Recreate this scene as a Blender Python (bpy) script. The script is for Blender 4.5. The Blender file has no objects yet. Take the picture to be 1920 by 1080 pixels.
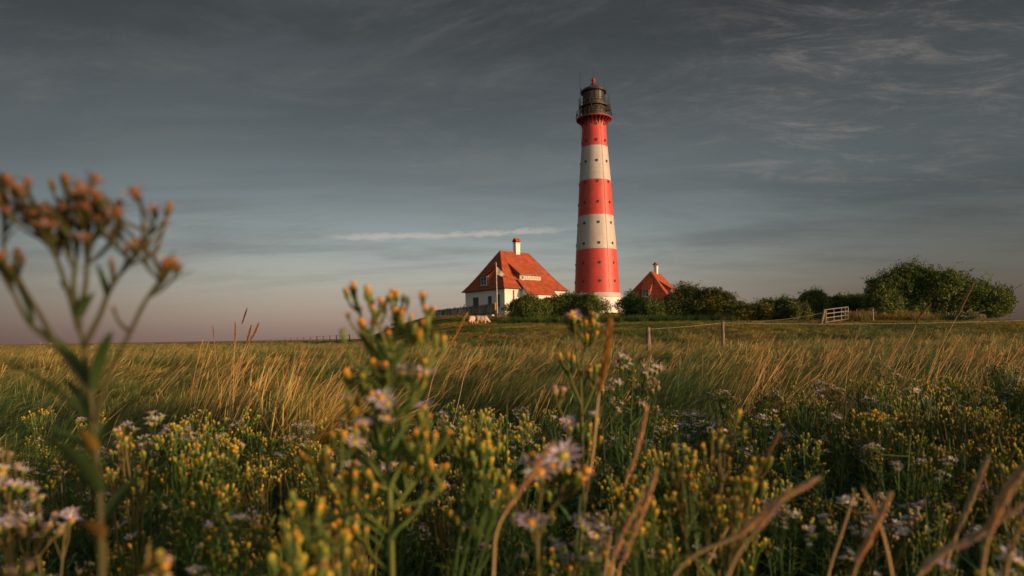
import bpy, bmesh, math, random
import numpy as np
from mathutils import Vector, Matrix, Euler
from mathutils import noise as mnoise

random.seed(7); np.random.seed(7)
R = math.radians
scene = bpy.context.scene
C = scene.collection

# ------------------------------------------------------------------ camera
EYE = 0.85
FPX = 1150.0
ROLL = R(0.98)
HOR = 630.0
cd = bpy.data.cameras.new('camera'); cam = bpy.data.objects.new('camera', cd); C.objects.link(cam)
cam.location = (0, 0, EYE)
cam.rotation_euler = (Euler((R(90), 0, 0)).to_matrix() @ Matrix.Rotation(-ROLL, 3, 'Z')).to_euler()
cd.sensor_width = 36; cd.lens = 36 * FPX / 1920
cd.shift_y = (HOR - 540) / 1920
cd.clip_start = 0.02; cd.clip_end = 8000
cd.dof.use_dof = True; cd.dof.focus_distance = 4.6; cd.dof.aperture_fstop = 3.7
scene.camera = cam

# ------------------------------------------------------------------ light
SUN_AZ = R(61)      # to the right of straight behind the camera
SUN_EL = R(7.5)
sd = bpy.data.lights.new('sun', 'SUN'); sun = bpy.data.objects.new('sun', sd); C.objects.link(sun)
to_sun = Vector((math.sin(SUN_AZ) * math.cos(SUN_EL), -math.cos(SUN_AZ) * math.cos(SUN_EL), math.sin(SUN_EL)))
sun.rotation_euler = to_sun.to_track_quat('Z', 'Y').to_euler()
sun.location = to_sun * 50
sd.energy = 3.7; sd.color = (1.0, 0.60, 0.37); sd.angle = R(0.6)

def node(nt, t, **kw):
    n = nt.nodes.new(t)
    for k, v in kw.items():
        if k == 'ins':
            for kk, vv in v.items(): n.inputs[kk].default_value = vv
        else: setattr(n, k, v)
    return n
def mathn(nt, op, a, b=None, c=None, clamp=False):
    n = nt.nodes.new('ShaderNodeMath'); n.operation = op; n.use_clamp = clamp
    for i, v in enumerate((a, b, c)):
        if v is None: continue
        if isinstance(v, (int, float)): n.inputs[i].default_value = v
        else: nt.links.new(v, n.inputs[i])
    return n.outputs[0]
def ramp(nt, fac, stops, interp='LINEAR'):
    n = nt.nodes.new('ShaderNodeValToRGB'); cr = n.color_ramp; cr.interpolation = interp
    while len(cr.elements) < len(stops): cr.elements.new(0.5)
    for e, (p, c) in zip(cr.elements, stops):
        e.position = p; e.color = (c[0], c[1], c[2], 1) if not isinstance(c, (int, float)) else (c, c, c, 1)
    nt.links.new(fac, n.inputs[0]); return n.outputs[0]
def mixc(nt, fac, a, b, mode='MIX'):
    n = nt.nodes.new('ShaderNodeMix'); n.data_type = 'RGBA'; n.blend_type = mode
    for s, v in ((0, fac), (6, a), (7, b)):
        if isinstance(v, (int, float)): n.inputs[s].default_value = v
        elif isinstance(v, tuple): n.inputs[s].default_value = (v[0], v[1], v[2], 1)
        else: nt.links.new(v, n.inputs[s])
    return n.outputs[2]
def maprange(nt, v, a, b, c=0.0, d=1.0, smooth=True):
    n = nt.nodes.new('ShaderNodeMapRange'); n.interpolation_type = 'SMOOTHSTEP' if smooth else 'LINEAR'
    nt.links.new(v, n.inputs[0]); n.inputs[1].default_value = a; n.inputs[2].default_value = b
    n.inputs[3].default_value = c; n.inputs[4].default_value = d; return n.outputs[0]

w = bpy.data.worlds.new('World'); scene.world = w; w.use_nodes = True
nt = w.node_tree; nt.nodes.clear()
tc = nt.nodes.new('ShaderNodeTexCoord')
sep = nt.nodes.new('ShaderNodeSeparateXYZ'); nt.links.new(tc.outputs['Generated'], sep.inputs[0])
X, Y, Z = sep.outputs
sky = nt.nodes.new('ShaderNodeTexSky'); sky.sky_type = 'NISHITA'; sky.sun_disc = False
sky.sun_elevation = SUN_EL; sky.sun_rotation = math.pi - SUN_AZ; sky.air_density = 1.2; sky.dust_density = 2.0
zc = mathn(nt, 'MAXIMUM', Z, 0.0)
veil = ramp(nt, zc, [(0.0, (.198, .128, .112)), (.030, (.285, .205, .160)), (.075, (.362, .328, .262)), (.13, (.292, .332, .318)),
                     (.20, (.168, .203, .216)), (.30, (.080, .094, .102)), (.45, (.029, .033, .036)), (1.0, (.044, .050, .056))], 'B_SPLINE')
az = mathn(nt, 'ABSOLUTE', mathn(nt, 'ADD', mathn(nt, 'ARCTAN2', X, Y), 0.16))
zlo = maprange(nt, zc, .12, .34)
azf = mathn(nt, 'ADD', mathn(nt, 'MULTIPLY', maprange(nt, az, 0.10, 0.85, 1.0, 0.34), mathn(nt, 'SUBTRACT', 1.0, zlo)), mathn(nt, 'MULTIPLY', maprange(nt, az, 0.2, 0.9, 1.0, 0.72), zlo))
# cloud sheet: direction projected on a level layer
inv = mathn(nt, 'DIVIDE', 1.0, mathn(nt, 'ADD', zc, 0.10))
cx = mathn(nt, 'MULTIPLY', X, inv); cy = mathn(nt, 'MULTIPLY', Y, inv)
comb = nt.nodes.new('ShaderNodeCombineXYZ'); nt.links.new(cx, comb.inputs[0]); nt.links.new(cy, comb.inputs[1])
def cloud(rot, scl, nscale, detail, rough, lo, hi, dist=0.0, loc=(0, 0, 0)):
    mp = nt.nodes.new('ShaderNodeMapping'); mp.inputs['Rotation'].default_value = (0, 0, R(rot)); mp.inputs['Scale'].default_value = scl
    mp.inputs['Location'].default_value = loc
    nt.links.new(comb.outputs[0], mp.inputs[0])
    n = nt.nodes.new('ShaderNodeTexNoise'); n.inputs['Scale'].default_value = nscale; n.inputs['Detail'].default_value = detail
    n.inputs['Roughness'].default_value = rough; n.inputs['Distortion'].default_value = dist
    nt.links.new(mp.outputs[0], n.inputs['Vector'])
    return maprange(nt, n.outputs[0], lo, hi)
dark = cloud(-14, (0.55, 1.5, 1), 1.1, 7, .58, .42, .68, .35, (3, 1, 0))
soft = cloud(24, (0.7, 1.2, 1), 1.5, 12, .74, .44, .72, .6, (9, 4, 0))
wisp = cloud(24, (0.9, 2.0, 1), 2.6, 12, .80, .46, .80, .5, (2.2, 5, 0))
wmask = mathn(nt, 'MAXIMUM', mathn(nt, 'MULTIPLY', cloud(0, (1, 1, 1), .55, 3, .5, .46, .62, 0, (5.6, 2.0, 0)), .35), maprange(nt, mathn(nt, 'ARCTAN2', X, Y), .18, .50))
c1 = mixc(nt, mathn(nt, 'MULTIPLY', dark, mathn(nt, 'MULTIPLY', maprange(nt, zc, .03, .16), .40)), veil, (.092, .106, .114))
c1 = mixc(nt, mathn(nt, 'MULTIPLY', soft, mathn(nt, 'MULTIPLY', maprange(nt, zc, .04, .14), .36)), c1, (.150, .152, .148))
wband = mathn(nt, 'MULTIPLY', maprange(nt, zc, .10, .22), maprange(nt, zc, .62, .34))
wf = mathn(nt, 'MULTIPLY', mathn(nt, 'MULTIPLY', wisp, wmask), mathn(nt, 'MULTIPLY', wband, .52))
c1 = mixc(nt, wf, c1, (.42, .36, .31))
# thin high streak, a flat ribbon of cloud crossing behind the house
st = mathn(nt, 'SUBTRACT', mathn(nt, 'SUBTRACT', Z, mathn(nt, 'MULTIPLY', X, 0.032)), 0.1665)
sn = nt.nodes.new('ShaderNodeTexNoise'); sn.inputs['Scale'].default_value = 26; sn.inputs['Detail'].default_value = 6; sn.inputs['Roughness'].default_value = .65
mp = nt.nodes.new('ShaderNodeMapping'); mp.inputs['Scale'].default_value = (1.4, 1.4, 5)
nt.links.new(tc.outputs['Generated'], mp.inputs[0]); nt.links.new(mp.outputs[0], sn.inputs['Vector'])
stn = mathn(nt, 'ADD', mathn(nt, 'ABSOLUTE', st), mathn(nt, 'MULTIPLY', mathn(nt, 'SUBTRACT', sn.outputs[0], .5), .018))
band = maprange(nt, stn, .0065, .0, 0, 1)
band = mathn(nt, 'MULTIPLY', band, mathn(nt, 'MULTIPLY', maprange(nt, X, -.31, -.22), maprange(nt, X, .13, .02)))
c1 = mixc(nt, mathn(nt, 'MULTIPLY', band, .75), c1, (.40, .37, .33))
c1 = mixc(nt, 1.0, c1, azf, 'MULTIPLY')
bg1 = nt.nodes.new('ShaderNodeBackground'); nt.links.new(c1, bg1.inputs[0]); bg1.inputs[1].default_value = 1.0
bg2 = nt.nodes.new('ShaderNodeBackground'); nt.links.new(sky.outputs[0], bg2.inputs[0]); bg2.inputs[1].default_value = 0.15
# open sky on the sun's side, cloud veil over the rest
gl = mathn(nt, 'ADD', mathn(nt, 'MULTIPLY', X, .43), mathn(nt, 'MULTIPLY', Y, -.90))
op = maprange(nt, gl, -0.40, 0.55, 0.0, 1.0)
ms = nt.nodes.new('ShaderNodeMixShader'); nt.links.new(op, ms.inputs[0]); nt.links.new(bg1.outputs[0], ms.inputs[1]); nt.links.new(bg2.outputs[0], ms.inputs[2])
out = nt.nodes.new('ShaderNodeOutputWorld'); nt.links.new(ms.outputs[0], out.inputs[0])
scene.view_settings.view_transform = 'Standard'; scene.view_settings.look = 'None'
scene.view_settings.exposure = 0.30; scene.view_settings.gamma = 1.0
scene.render.engine = 'CYCLES'
scene.cycles.max_bounces = 5; scene.cycles.diffuse_bounces = 3; scene.cycles.glossy_bounces = 2
scene.cycles.transmission_bounces = 3; scene.cycles.transparent_max_bounces = 4
scene.cycles.use_denoising = True

# ------------------------------------------------------------------ helpers
def at(px, py, D):
    """point at depth D (metres) seen at photograph pixel px, py"""
    u = px - 960; v = HOR - py
    cr, sr = math.cos(ROLL), math.sin(ROLL)
    return Vector(((u * cr + v * sr) / FPX * D, D, EYE + (-u * sr + v * cr) / FPX * D))
def sst(a, b, x):
    t = min(1, max(0, (x - a) / (b - a))); return t * t * (3 - 2 * t)
def ground(x, y):
    f = min(1, max(0, (y - 31) / 49)); f = f + 0.06 * math.sin(f * 6.283)
    back = 1 - sst(128, 165, y)
    xl = -17 - .26 * (max(40, y) - 60); m = 3.62 * f * sst(xl, xl + 13, x) * (1 - sst(30, 80, x)) * back
    far = 0.22 * sst(70, 130, math.hypot(x, y))
    n = 0.07 * mnoise.noise(Vector((x * .12, y * .12, 0))) * sst(2, 20, abs(y))
    return m + (far if m < .05 else far * max(0, 1 - m)) + n
def snap(x, y, dz=0): return Vector((x, y, ground(x, y) + dz))

def vcol_mat(name, rough=.65, trans=0.0, tcol=(1, 1, 1), var=.25, patch=None, spec=.25):
    m = bpy.data.materials.new(name); m.use_nodes = True; nt = m.node_tree
    b = nt.nodes['Principled BSDF']; b.inputs['Roughness'].default_value = rough; b.inputs['Specular IOR Level'].default_value = spec
    a = nt.nodes.new('ShaderNodeAttribute'); a.attribute_name = 'Col'
    oi = nt.nodes.new('ShaderNodeObjectInfo')
    v = maprange(nt, oi.outputs['Random'], 0, 1, 1 - var, 1 + var, False)
    col = mixc(nt, 1.0, a.outputs['Color'], v, 'MULTIPLY')
    if patch:
        g = nt.nodes.new('ShaderNodeNewGeometry')
        n = nt.nodes.new('ShaderNodeTexNoise'); n.inputs['Scale'].default_value = patch[0]; n.inputs['Detail'].default_value = 4
        nt.links.new(g.outputs['Position'], n.inputs['Vector'])
        f = maprange(nt, n.outputs[0], .38, .62)
        t = mixc(nt, f, patch[1], patch[2])
        col = mixc(nt, 1.0, col, t, 'MULTIPLY')
    nt.links.new(col, b.inputs['Base Color'])
    if trans:
        tr = nt.nodes.new('ShaderNodeBsdfTranslucent'); nt.links.new(col, tr.inputs[0])
        mx = nt.nodes.new('ShaderNodeMixShader'); mx.inputs[0].default_value = trans
        o = nt.nodes['Material Output']
        nt.links.new(b.outputs[0], mx.inputs[1]); nt.links.new(tr.outputs[0], mx.inputs[2]); nt.links.new(mx.outputs[0], o.inputs[0])
    return m
def mat(name, col, rough=.6, col2=None, scale=3, bump=0, bscale=40, stretch=(1, 1, 1), metallic=0, det=6, lo=.35, hi=.65, dirt=None):
    m = bpy.data.materials.new(name); m.use_nodes = True; nt = m.node_tree
    b = nt.nodes['Principled BSDF']; b.inputs['Roughness'].default_value = rough; b.inputs['Metallic'].default_value = metallic
    b.inputs['Base Color'].default_value = (*col, 1)
    tc = nt.nodes.new('ShaderNodeTexCoord'); mp = nt.nodes.new('ShaderNodeMapping'); mp.inputs['Scale'].default_value = stretch
    nt.links.new(tc.outputs['Object'], mp.inputs[0])
    base = None
    if col2:
        n = nt.nodes.new('ShaderNodeTexNoise'); n.inputs['Scale'].default_value = scale; n.inputs['Detail'].default_value = det; n.inputs['Roughness'].default_value = .65
        nt.links.new(mp.outputs[0], n.inputs['Vector'])
        base = mixc(nt, maprange(nt, n.outputs[0], lo, hi), col, col2)
    if dirt:
        n2 = nt.nodes.new('ShaderNodeTexNoise'); n2.inputs['Scale'].default_value = dirt[0]; n2.inputs['Detail'].default_value = 8; n2.inputs['Roughness'].default_value = .75
        mp2 = nt.nodes.new('ShaderNodeMapping'); mp2.inputs['Scale'].default_value = (1, 1, dirt[2]); nt.links.new(tc.outputs['Object'], mp2.inputs[0])
        nt.links.new(mp2.outputs[0], n2.inputs['Vector'])
        base = mixc(nt, maprange(nt, n2.outputs[0], .5, .75, 0, dirt[3]), base if base else col, dirt[1])
    if base: nt.links.new(base, b.inputs['Base Color'])
    if bump:
        n = nt.nodes.new('ShaderNodeTexNoise'); n.inputs['Scale'].default_value = bscale; n.inputs['Detail'].default_value = 5
        nt.links.new(mp.outputs[0], n.inputs['Vector'])
        bp = nt.nodes.new('ShaderNodeBump'); bp.inputs['Strength'].default_value = bump; bp.inputs['Distance'].default_value = .03
        nt.links.new(n.outputs[0], bp.inputs['Height']); nt.links.new(bp.outputs[0], b.inputs['Normal'])
    return m

M = dict(
    red=mat('red_paint', (.46, .046, .032), .5, (.54, .060, .042), 1.2, .15, 3, (1, 1, .4), dirt=(3.2, (.26, .05, .035), .18, .7)),
    white=mat('white_paint', (.48, .445, .405), .5, (.42, .385, .345), 1.2, .12, 3, (1, 1, .4), dirt=(3.2, (.36, .31, .25), .16, .55)),
    plaster=mat('white_plaster', (.78, .75, .69), .85, (.70, .67, .61), .9, .3, 18, dirt=(1.6, (.50, .46, .40), .3, .4)),
    lantern=mat('dark_lantern_metal', (.034, .024, .019), .6, (.060, .040, .029), 2.5, .2, 8),
    iron=mat('dark_iron', (.025, .022, .022), .5),
    darkred=mat('dark_red_iron', (.20, .020, .016), .6, (.28, .030, .022), 3),
    tile=mat('clay_tile', (.45, .105, .036), .8, (.31, .065, .028), 1.3, .25, 30, dirt=(4.5, (.20, .052, .032), 1, .55)),
    ridge=mat('ridge_tile', (.40, .075, .030), .7, (.30, .055, .028), 5),
    glass=mat('window_glass', (.035, .045, .05), .06),
    frame=mat('window_frame', (.10, .13, .13), .5),
    wframe=mat('white_frame', (.62, .62, .58), .5),
    brown=mat('brown_wood', (.16, .065, .03), .7, (.11, .045, .025), 6, .2, 20),
    greywood=mat('weathered_board', (.125, .112, .088), .85, (.075, .068, .055), 5, .4, 30, (3, 3, .35)),
    post=mat('post_wood', (.30, .21, .15), .85, (.10, .075, .055), 6, .5, 25, (3, 3, .4)),
    darkpost=mat('dark_post_wood', (.09, .07, .055), .9, (.05, .04, .03), 8, .5, 25),
    steel=mat('galvanised_steel', (.27, .235, .205), .55, (.20, .17, .15), 6),
    wire=mat('fence_tape', (.30, .28, .23), .6),
    dwire=mat('fence_wire', (.12, .11, .10), .6),
    yellow=mat('yellow_paint', (.55, .33, .03), .6),
    cloth=mat('pale_cloth', (.48, .41, .34), .8, (.38, .32, .26), 6),
    shingle=mat('pale_shingle', (.50, .42, .33), .8, (.34, .28, .22), 9),
    stone=mat('pale_stone', (.55, .52, .48), .8, (.38, .35, .32), 6, .5, 8),
    bark=mat('bark', (.085, .062, .045), .9, (.05, .038, .028), 8, .6, 20),
    wool=mat('sheep_wool', (.62, .44, .31), .95, (.48, .33, .22), 9, .8, 25),
    face=mat('sheep_face', (.035, .025, .02), .8),
    brick=mat('red_brick', (.26, .075, .045), .85, (.20, .06, .04), 8, .4, 20),
)
_nt = M['greywood'].node_tree; _b = _nt.nodes['Principled BSDF']; _l = _b.inputs['Base Color'].links[0].from_socket
_oi = _nt.nodes.new('ShaderNodeObjectInfo'); _nt.links.new(mixc(_nt, 1.0, _l, maprange(_nt, _oi.outputs['Random'], 0, 1, .50, 1.05, False), 'MULTIPLY'), _b.inputs['Base Color'])
M['leaf'] = vcol_mat('leaf', .6, .25, var=.22)
M['crown'] = vcol_mat('crown_leaf', .6, .22, var=.05, patch=(.55, (.95, 1.10, 1.0), (1.75, 1.60, 1.15)))
M['grass'] = vcol_mat('grass_blade', .6, .30, var=.30, patch=(.42, (.55, .88, .74), (1.15, 1.12, .90)))
M['shortgrass'] = vcol_mat('short_grass_blade', .7, .30, var=.3, patch=(.16, (.55, .75, .6), (1.5, 1.15, .8)))
M['flower'] = vcol_mat('flower', .6, .18, var=.06)
M['plant'] = vcol_mat('plant', .55, .22, var=.20)

def setp(o, label=None, cat=None, group=None, kind=None):
    if label: o['label'] = label
    if cat: o['category'] = cat
    if group: o['group'] = group
    if kind: o['kind'] = kind
    return o
class MB:
    def __init__(s): s.v = []; s.f = []; s.c = []; s.mi = []
    def add(s, vs, fs, col=(1, 1, 1), mi=0):
        b = len(s.v); s.v.extend([tuple(p) for p in vs]); s.f.extend([tuple(i + b for i in f) for f in fs])
        if col and isinstance(col[0], (tuple, list)): s.c.extend(col)
        else: s.c.extend([col] * len(vs))
        s.mi.extend([mi] * len(fs))
    def box(s, c, sz, mtx=None, col=(1, 1, 1), mi=0):
        hx, hy, hz = sz[0] / 2, sz[1] / 2, sz[2] / 2
        vs = [Vector((c[0] + a * hx, c[1] + b * hy, c[2] + d * hz)) for a, b, d in
              ((-1, -1, -1), (1, -1, -1), (1, 1, -1), (-1, 1, -1), (-1, -1, 1), (1, -1, 1), (1, 1, 1), (-1, 1, 1))]
        if mtx: vs = [mtx @ p for p in vs]
        s.add(vs, [(0, 3, 2, 1), (4, 5, 6, 7), (0, 1, 5, 4), (1, 2, 6, 5), (2, 3, 7, 6), (3, 0, 4, 7)], col, mi)
    def tube(s, pts, rad, n=6, col=(1, 1, 1), cap=True, mi=0):
        pts = [Vector(p) for p in pts]; k = len(pts)
        if isinstance(rad, (int, float)): rad = [rad] * k
        t = (pts[1] - pts[0]).normalized()
        a = t.cross(Vector((0, 0, 1)) if abs(t.z) < .9 else Vector((1, 0, 0))).normalized()
        vs = []
        for i, p in enumerate(pts):
            t = (pts[min(i + 1, k - 1)] - pts[max(i - 1, 0)]).normalized()
            a = (a - t * a.dot(t)); a = a.normalized() if a.length > 1e-6 else t.orthogonal().normalized()
            b = t.cross(a)
            for j in range(n):
                th = 2 * math.pi * j / n
                vs.append(p + (a * math.cos(th) + b * math.sin(th)) * rad[i])
        fs = [(i * n + j, i * n + (j + 1) % n, (i + 1) * n + (j + 1) % n, (i + 1) * n + j) for i in range(k - 1) for j in range(n)]
        if cap: fs += [tuple(range(n))[::-1], tuple((k - 1) * n + j for j in range(n))]
        if isinstance(col[0], (tuple, list)): col = [col[i] for i in range(k) for _ in range(n)]
        s.add(vs, fs, col, mi)
    def bar(s, a, b, th, mi=0, n=4): s.tube([a, b], th / 2 * (1.2 if n == 4 else 1), n, mi=mi)
    def lathe(s, prof, n=48, c=(0, 0), a0=0, a1=2 * math.pi, mi=0):
        full = abs(a1 - a0 - 2 * math.pi) < 1e-6; m = n if full else n + 1
        vs = [(c[0] + r * math.sin(a0 + (a1 - a0) * j / n), c[1] - r * math.cos(a0 + (a1 - a0) * j / n), z) for r, z in prof for j in range(m)]
        fs = [(i * m + j, i * m + (j + 1) % m, (i + 1) * m + (j + 1) % m, (i + 1) * m + j) for i in range(len(prof) - 1) for j in range(n)]
        s.add(vs, fs, mi=mi)
    def build(s, name, m, parent=None, smooth=False, loc=None, vc=False, link=True):
        me = bpy.data.meshes.new(name); me.from_pydata(s.v, [], s.f)
        for mm in (m if isinstance(m, (list, tuple)) else [m]): me.materials.append(mm)
        if isinstance(m, (list, tuple)): me.polygons.foreach_set('material_index', s.mi)
        if vc:
            at_ = me.color_attributes.new('Col', 'FLOAT_COLOR', 'POINT')
            arr = np.ones((len(s.v), 4), np.float32); arr[:, :3] = np.array(s.c, np.float32); at_.data.foreach_set('color', arr.ravel())
        if smooth: me.polygons.foreach_set('use_smooth', [True] * len(me.polygons))
        me.update()
        o = bpy.data.objects.new(name, me)
        if link: C.objects.link(o)
        if parent: o.parent = parent
        if loc is not None: o.location = loc
        return o
def empty(name, loc=(0, 0, 0), rz=0, **kw):
    o = bpy.data.objects.new(name, None); C.objects.link(o); o.location = loc; o.rotation_euler = (0, 0, rz); o.empty_display_size = .2
    return setp(o, **kw)
def share(o, parent, loc, rot=(0, 0, 0), name=None, scale=None):
    c = bpy.data.objects.new(name or o.name.split('.')[0], o.data); C.objects.link(c); c.parent = parent; c.location = loc; c.rotation_euler = rot
    if scale: c.scale = scale
    return c
kids = {}
def copy_tree(o, parent=None):
    c = o.copy(); C.objects.link(c)
    if parent: c.parent = parent
    for ch in list(o.children): copy_tree(ch, c)
    return c
def npmesh(name, V, F, cols, m, parent=None, link=True, kind=None):
    me = bpy.data.meshes.new(name); V = np.asarray(V, np.float32); F = np.asarray(F, np.int32); k = F.shape[1]
    me.vertices.add(len(V)); me.vertices.foreach_set('co', V.ravel())
    me.loops.add(F.size); me.loops.foreach_set('vertex_index', F.ravel())
    me.polygons.add(len(F)); me.polygons.foreach_set('loop_start', np.arange(0, F.size, k, dtype=np.int32))
    if cols is not None:
        a = me.color_attributes.new('Col', 'FLOAT_COLOR', 'POINT'); arr = np.ones((len(V), 4), np.float32); arr[:, :3] = cols; a.data.foreach_set('color', arr.ravel())
    me.materials.append(m); me.update(calc_edges=True); me.validate()
    o = bpy.data.objects.new(name, me)
    if link: C.objects.link(o)
    if parent: o.parent = parent
    if kind: o['kind'] = kind
    return o

# ------------------------------------------------------------------ ground sheet
def build_ground():
    angs = list(np.radians(np.concatenate([np.arange(-60, 60, 1.5), np.arange(60, 300, 6.0)])))
    rad = [0.0]
    r = .6
    while r < 6500:
        rad.append(r); r *= 1.075 if r > 3 else 1.2
        if 25 < r < 170: r = rad[-1] + 2.2
    vs = [(0, 0, ground(0, 0) - .004)]; n = len(angs)
    for r in rad[1:]:
        for a in angs:
            x, y = r * math.sin(a), r * math.cos(a); vs.append((x, y, ground(x, y)))
    fs = [(0, 1 + (j + 1) % n, 1 + j) for j in range(n)]
    for i in range(len(rad) - 2):
        for j in range(n):
            a = 1 + i * n + j; b = 1 + i * n + (j + 1) % n
            fs.append((a, b, b + n, a + n))
    m = bpy.data.materials.new('marsh_turf'); m.use_nodes = True; nt = m.node_tree; b = nt.nodes['Principled BSDF']; b.inputs['Roughness'].default_value = .95
    g = nt.nodes.new('ShaderNodeNewGeometry')
    def ns(s, d, st=(1, 1, 1)):
        mp = nt.nodes.new('ShaderNodeMapping'); mp.inputs['Scale'].default_value = st; nt.links.new(g.outputs['Position'], mp.inputs[0])
        n_ = nt.nodes.new('ShaderNodeTexNoise'); n_.inputs['Scale'].default_value = s; n_.inputs['Detail'].default_value = d; n_.inputs['Roughness'].default_value = .6
        nt.links.new(mp.outputs[0], n_.inputs['Vector']); return n_.outputs[0]
    turf = mixc(nt, maprange(nt, ns(1.6, 8), .35, .65), (.030, .042, .012), (.075, .075, .022))
    sp = nt.nodes.new('ShaderNodeSeparateXYZ'); nt.links.new(g.outputs['Position'], sp.inputs[0])
    farc = mixc(nt, maprange(nt, ns(.05, 8, (1, .35, 1)), .35, .65), (.15, .095, .025), (.25, .135, .036))
    ff = maprange(nt, sp.outputs[1], 35, 90)
    hz = maprange(nt, sp.outputs[2], .35, .9, 1, 0)
    col = mixc(nt, mathn(nt, 'MULTIPLY', ff, hz), turf, farc)
    nt.links.new(col, b.inputs['Base Color'])
    bp = nt.nodes.new('ShaderNodeBump'); bp.inputs['Strength'].default_value = .8; bp.inputs['Distance'].default_value = .12
    nt.links.new(ns(5, 6), bp.inputs['Height']); nt.links.new(bp.outputs[0], b.inputs['Normal'])
    me = bpy.data.meshes.new('ground'); me.from_pydata(vs, [], fs); me.materials.append(m)
    me.polygons.foreach_set('use_smooth', [True] * len(me.polygons))
    o = bpy.data.objects.new('ground', me); C.objects.link(o); setp(o, 'flat salt marsh rising to a broad grassy mound', kind='structure')
build_ground()

# ------------------------------------------------------------------ scatter (stuff only)
def scatter(name, pts, rots, scls, idx, protos, label, m=None):
    me = bpy.data.meshes.new(name); n = len(pts)
    me.vertices.add(n); me.vertices.foreach_set('co', np.asarray(pts, np.float32).ravel())
    for nm, arr in (('rot', rots), ('scl', scls)):
        a = me.attributes.new(nm, 'FLOAT_VECTOR', 'POINT'); a.data.foreach_set('vector', np.asarray(arr, np.float32).ravel())
    a = me.attributes.new('idx', 'INT', 'POINT'); a.data.foreach_set('value', np.asarray(idx, np.int32))
    o = bpy.data.objects.new(name, me); C.objects.link(o); setp(o, label, kind='stuff')
    ng = bpy.data.node_groups.new(name + '_nodes', 'GeometryNodeTree')
    ng.interface.new_socket('Geometry', in_out='INPUT', socket_type='NodeSocketGeometry')
    ng.interface.new_socket('Geometry', in_out='OUTPUT', socket_type='NodeSocketGeometry')
    gi = ng.nodes.new('NodeGroupInput'); go = ng.nodes.new('NodeGroupOutput')
    ip = ng.nodes.new('GeometryNodeInstanceOnPoints'); ip.inputs['Pick Instance'].default_value = True
    gg = ng.nodes.new('GeometryNodeGeometryToInstance')
    for p in protos[::-1]:
        oi = ng.nodes.new('GeometryNodeObjectInfo'); oi.inputs['Object'].default_value = p
        ng.links.new(oi.outputs['Geometry'], gg.inputs[0])
    def na(nm, t):
        x = ng.nodes.new('GeometryNodeInputNamedAttribute'); x.data_type = t; x.inputs['Name'].default_value = nm; return x.outputs['Attribute']
    er = ng.nodes.new('FunctionNodeEulerToRotation'); ng.links.new(na('rot', 'FLOAT_VECTOR'), er.inputs[0])
    ng.links.new(gi.outputs[0], ip.inputs['Points']); ng.links.new(gg.outputs[0], ip.inputs['Instance'])
    ng.links.new(na('idx', 'INT'), ip.inputs['Instance Index']); ng.links.new(er.outputs[0], ip.inputs['Rotation'])
    ng.links.new(na('scl', 'FLOAT_VECTOR'), ip.inputs['Scale']); ng.links.new(ip.outputs[0], go.inputs[0])
    md = o.modifiers.new('scatter', 'NODES'); md.node_group = ng
    return o

def grass_clump(name, nb, hmin, hmax, spread, width, lean, m, straw=.3, seg=3, heads=.2, greens=None, strawc=(.50, .36, .15)):
    V = []; F = []; Cc = []
    for b in range(nb):
        h = random.uniform(hmin, hmax); a = random.uniform(0, 6.283); r = spread * math.sqrt(random.random())
        bx, by = r * math.cos(a), r * math.sin(a)
        la = random.gauss(0, .45); ln = max(.05, random.gauss(lean, lean * .45)); dirv = Vector((math.cos(la), math.sin(la), 0))
        s = random.random() < straw
        g0 = random.choice(greens or [(.060, .110, .028), (.080, .125, .034), (.100, .115, .034), (.050, .095, .036)])
        tip = strawc if s else tuple(x * y for x, y in zip(g0, (1.8, 1.35, 1.1)))
        if s: g0 = (.11, .095, .032)
        side = Vector((-math.sin(la + random.uniform(-.9, .9)), math.cos(la), 0)).normalized()
        base = len(V); w0 = width * random.uniform(.6, 1.25) * (.8 if s else 1)
        hd = s and random.random() < heads
        for i in range(seg + 1):
            t = i / seg
            p = Vector((bx, by, 0)) + dirv * (h * ln * t ** 1.8) + Vector((0, 0, h * t * (1 - .28 * ln * t)))
            ww = w0 * (1 - t) ** .6 * .5 + width * .07
            if hd and t > .6: ww = width * (.95 if t < .95 else .3)
            c = tuple(g0[k] * (1 - t) + tip[k] * t for k in range(3)); jit = random.uniform(.85, 1.15); c = tuple(x * jit for x in c)
            V += [p - side * ww, p + side * ww]; Cc += [c, c]
        for i in range(seg): F.append((base + 2 * i, base + 2 * i + 1, base + 2 * i + 3, base + 2 * i + 2))
    return npmesh(name, [tuple(v) for v in V], F, Cc, m, link=False)

def nz(x, y, s, o=0.0): return mnoise.noise(Vector((x * s + o, y * s - o, o)))
def wedge_pts(d0, d1, dens, slack=1.12, side=.3):
    hw = .86 * slack; area = hw * (d1 * d1 - d0 * d0) + 2 * side * (d1 - d0); n = int(area * dens)
    d = np.sqrt(np.random.rand(n) * (d1 * d1 - d0 * d0) + d0 * d0); x = (np.random.rand(n) * 2 - 1) * (hw * d + side)
    return list(zip(x, d))
def patch_edge(x):   # where the flower patch ends, metres ahead
    return 2.5 + .28 * math.sin(x * 1.9 + 1.1) + 1.0 * sst(.1, 2.0, x) + .15 * math.sin(x * 5.1)
def is_mound(x, y): return ground(x, y) > .30 + .25 * nz(x, y, .25, 3) and y < 170

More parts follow.
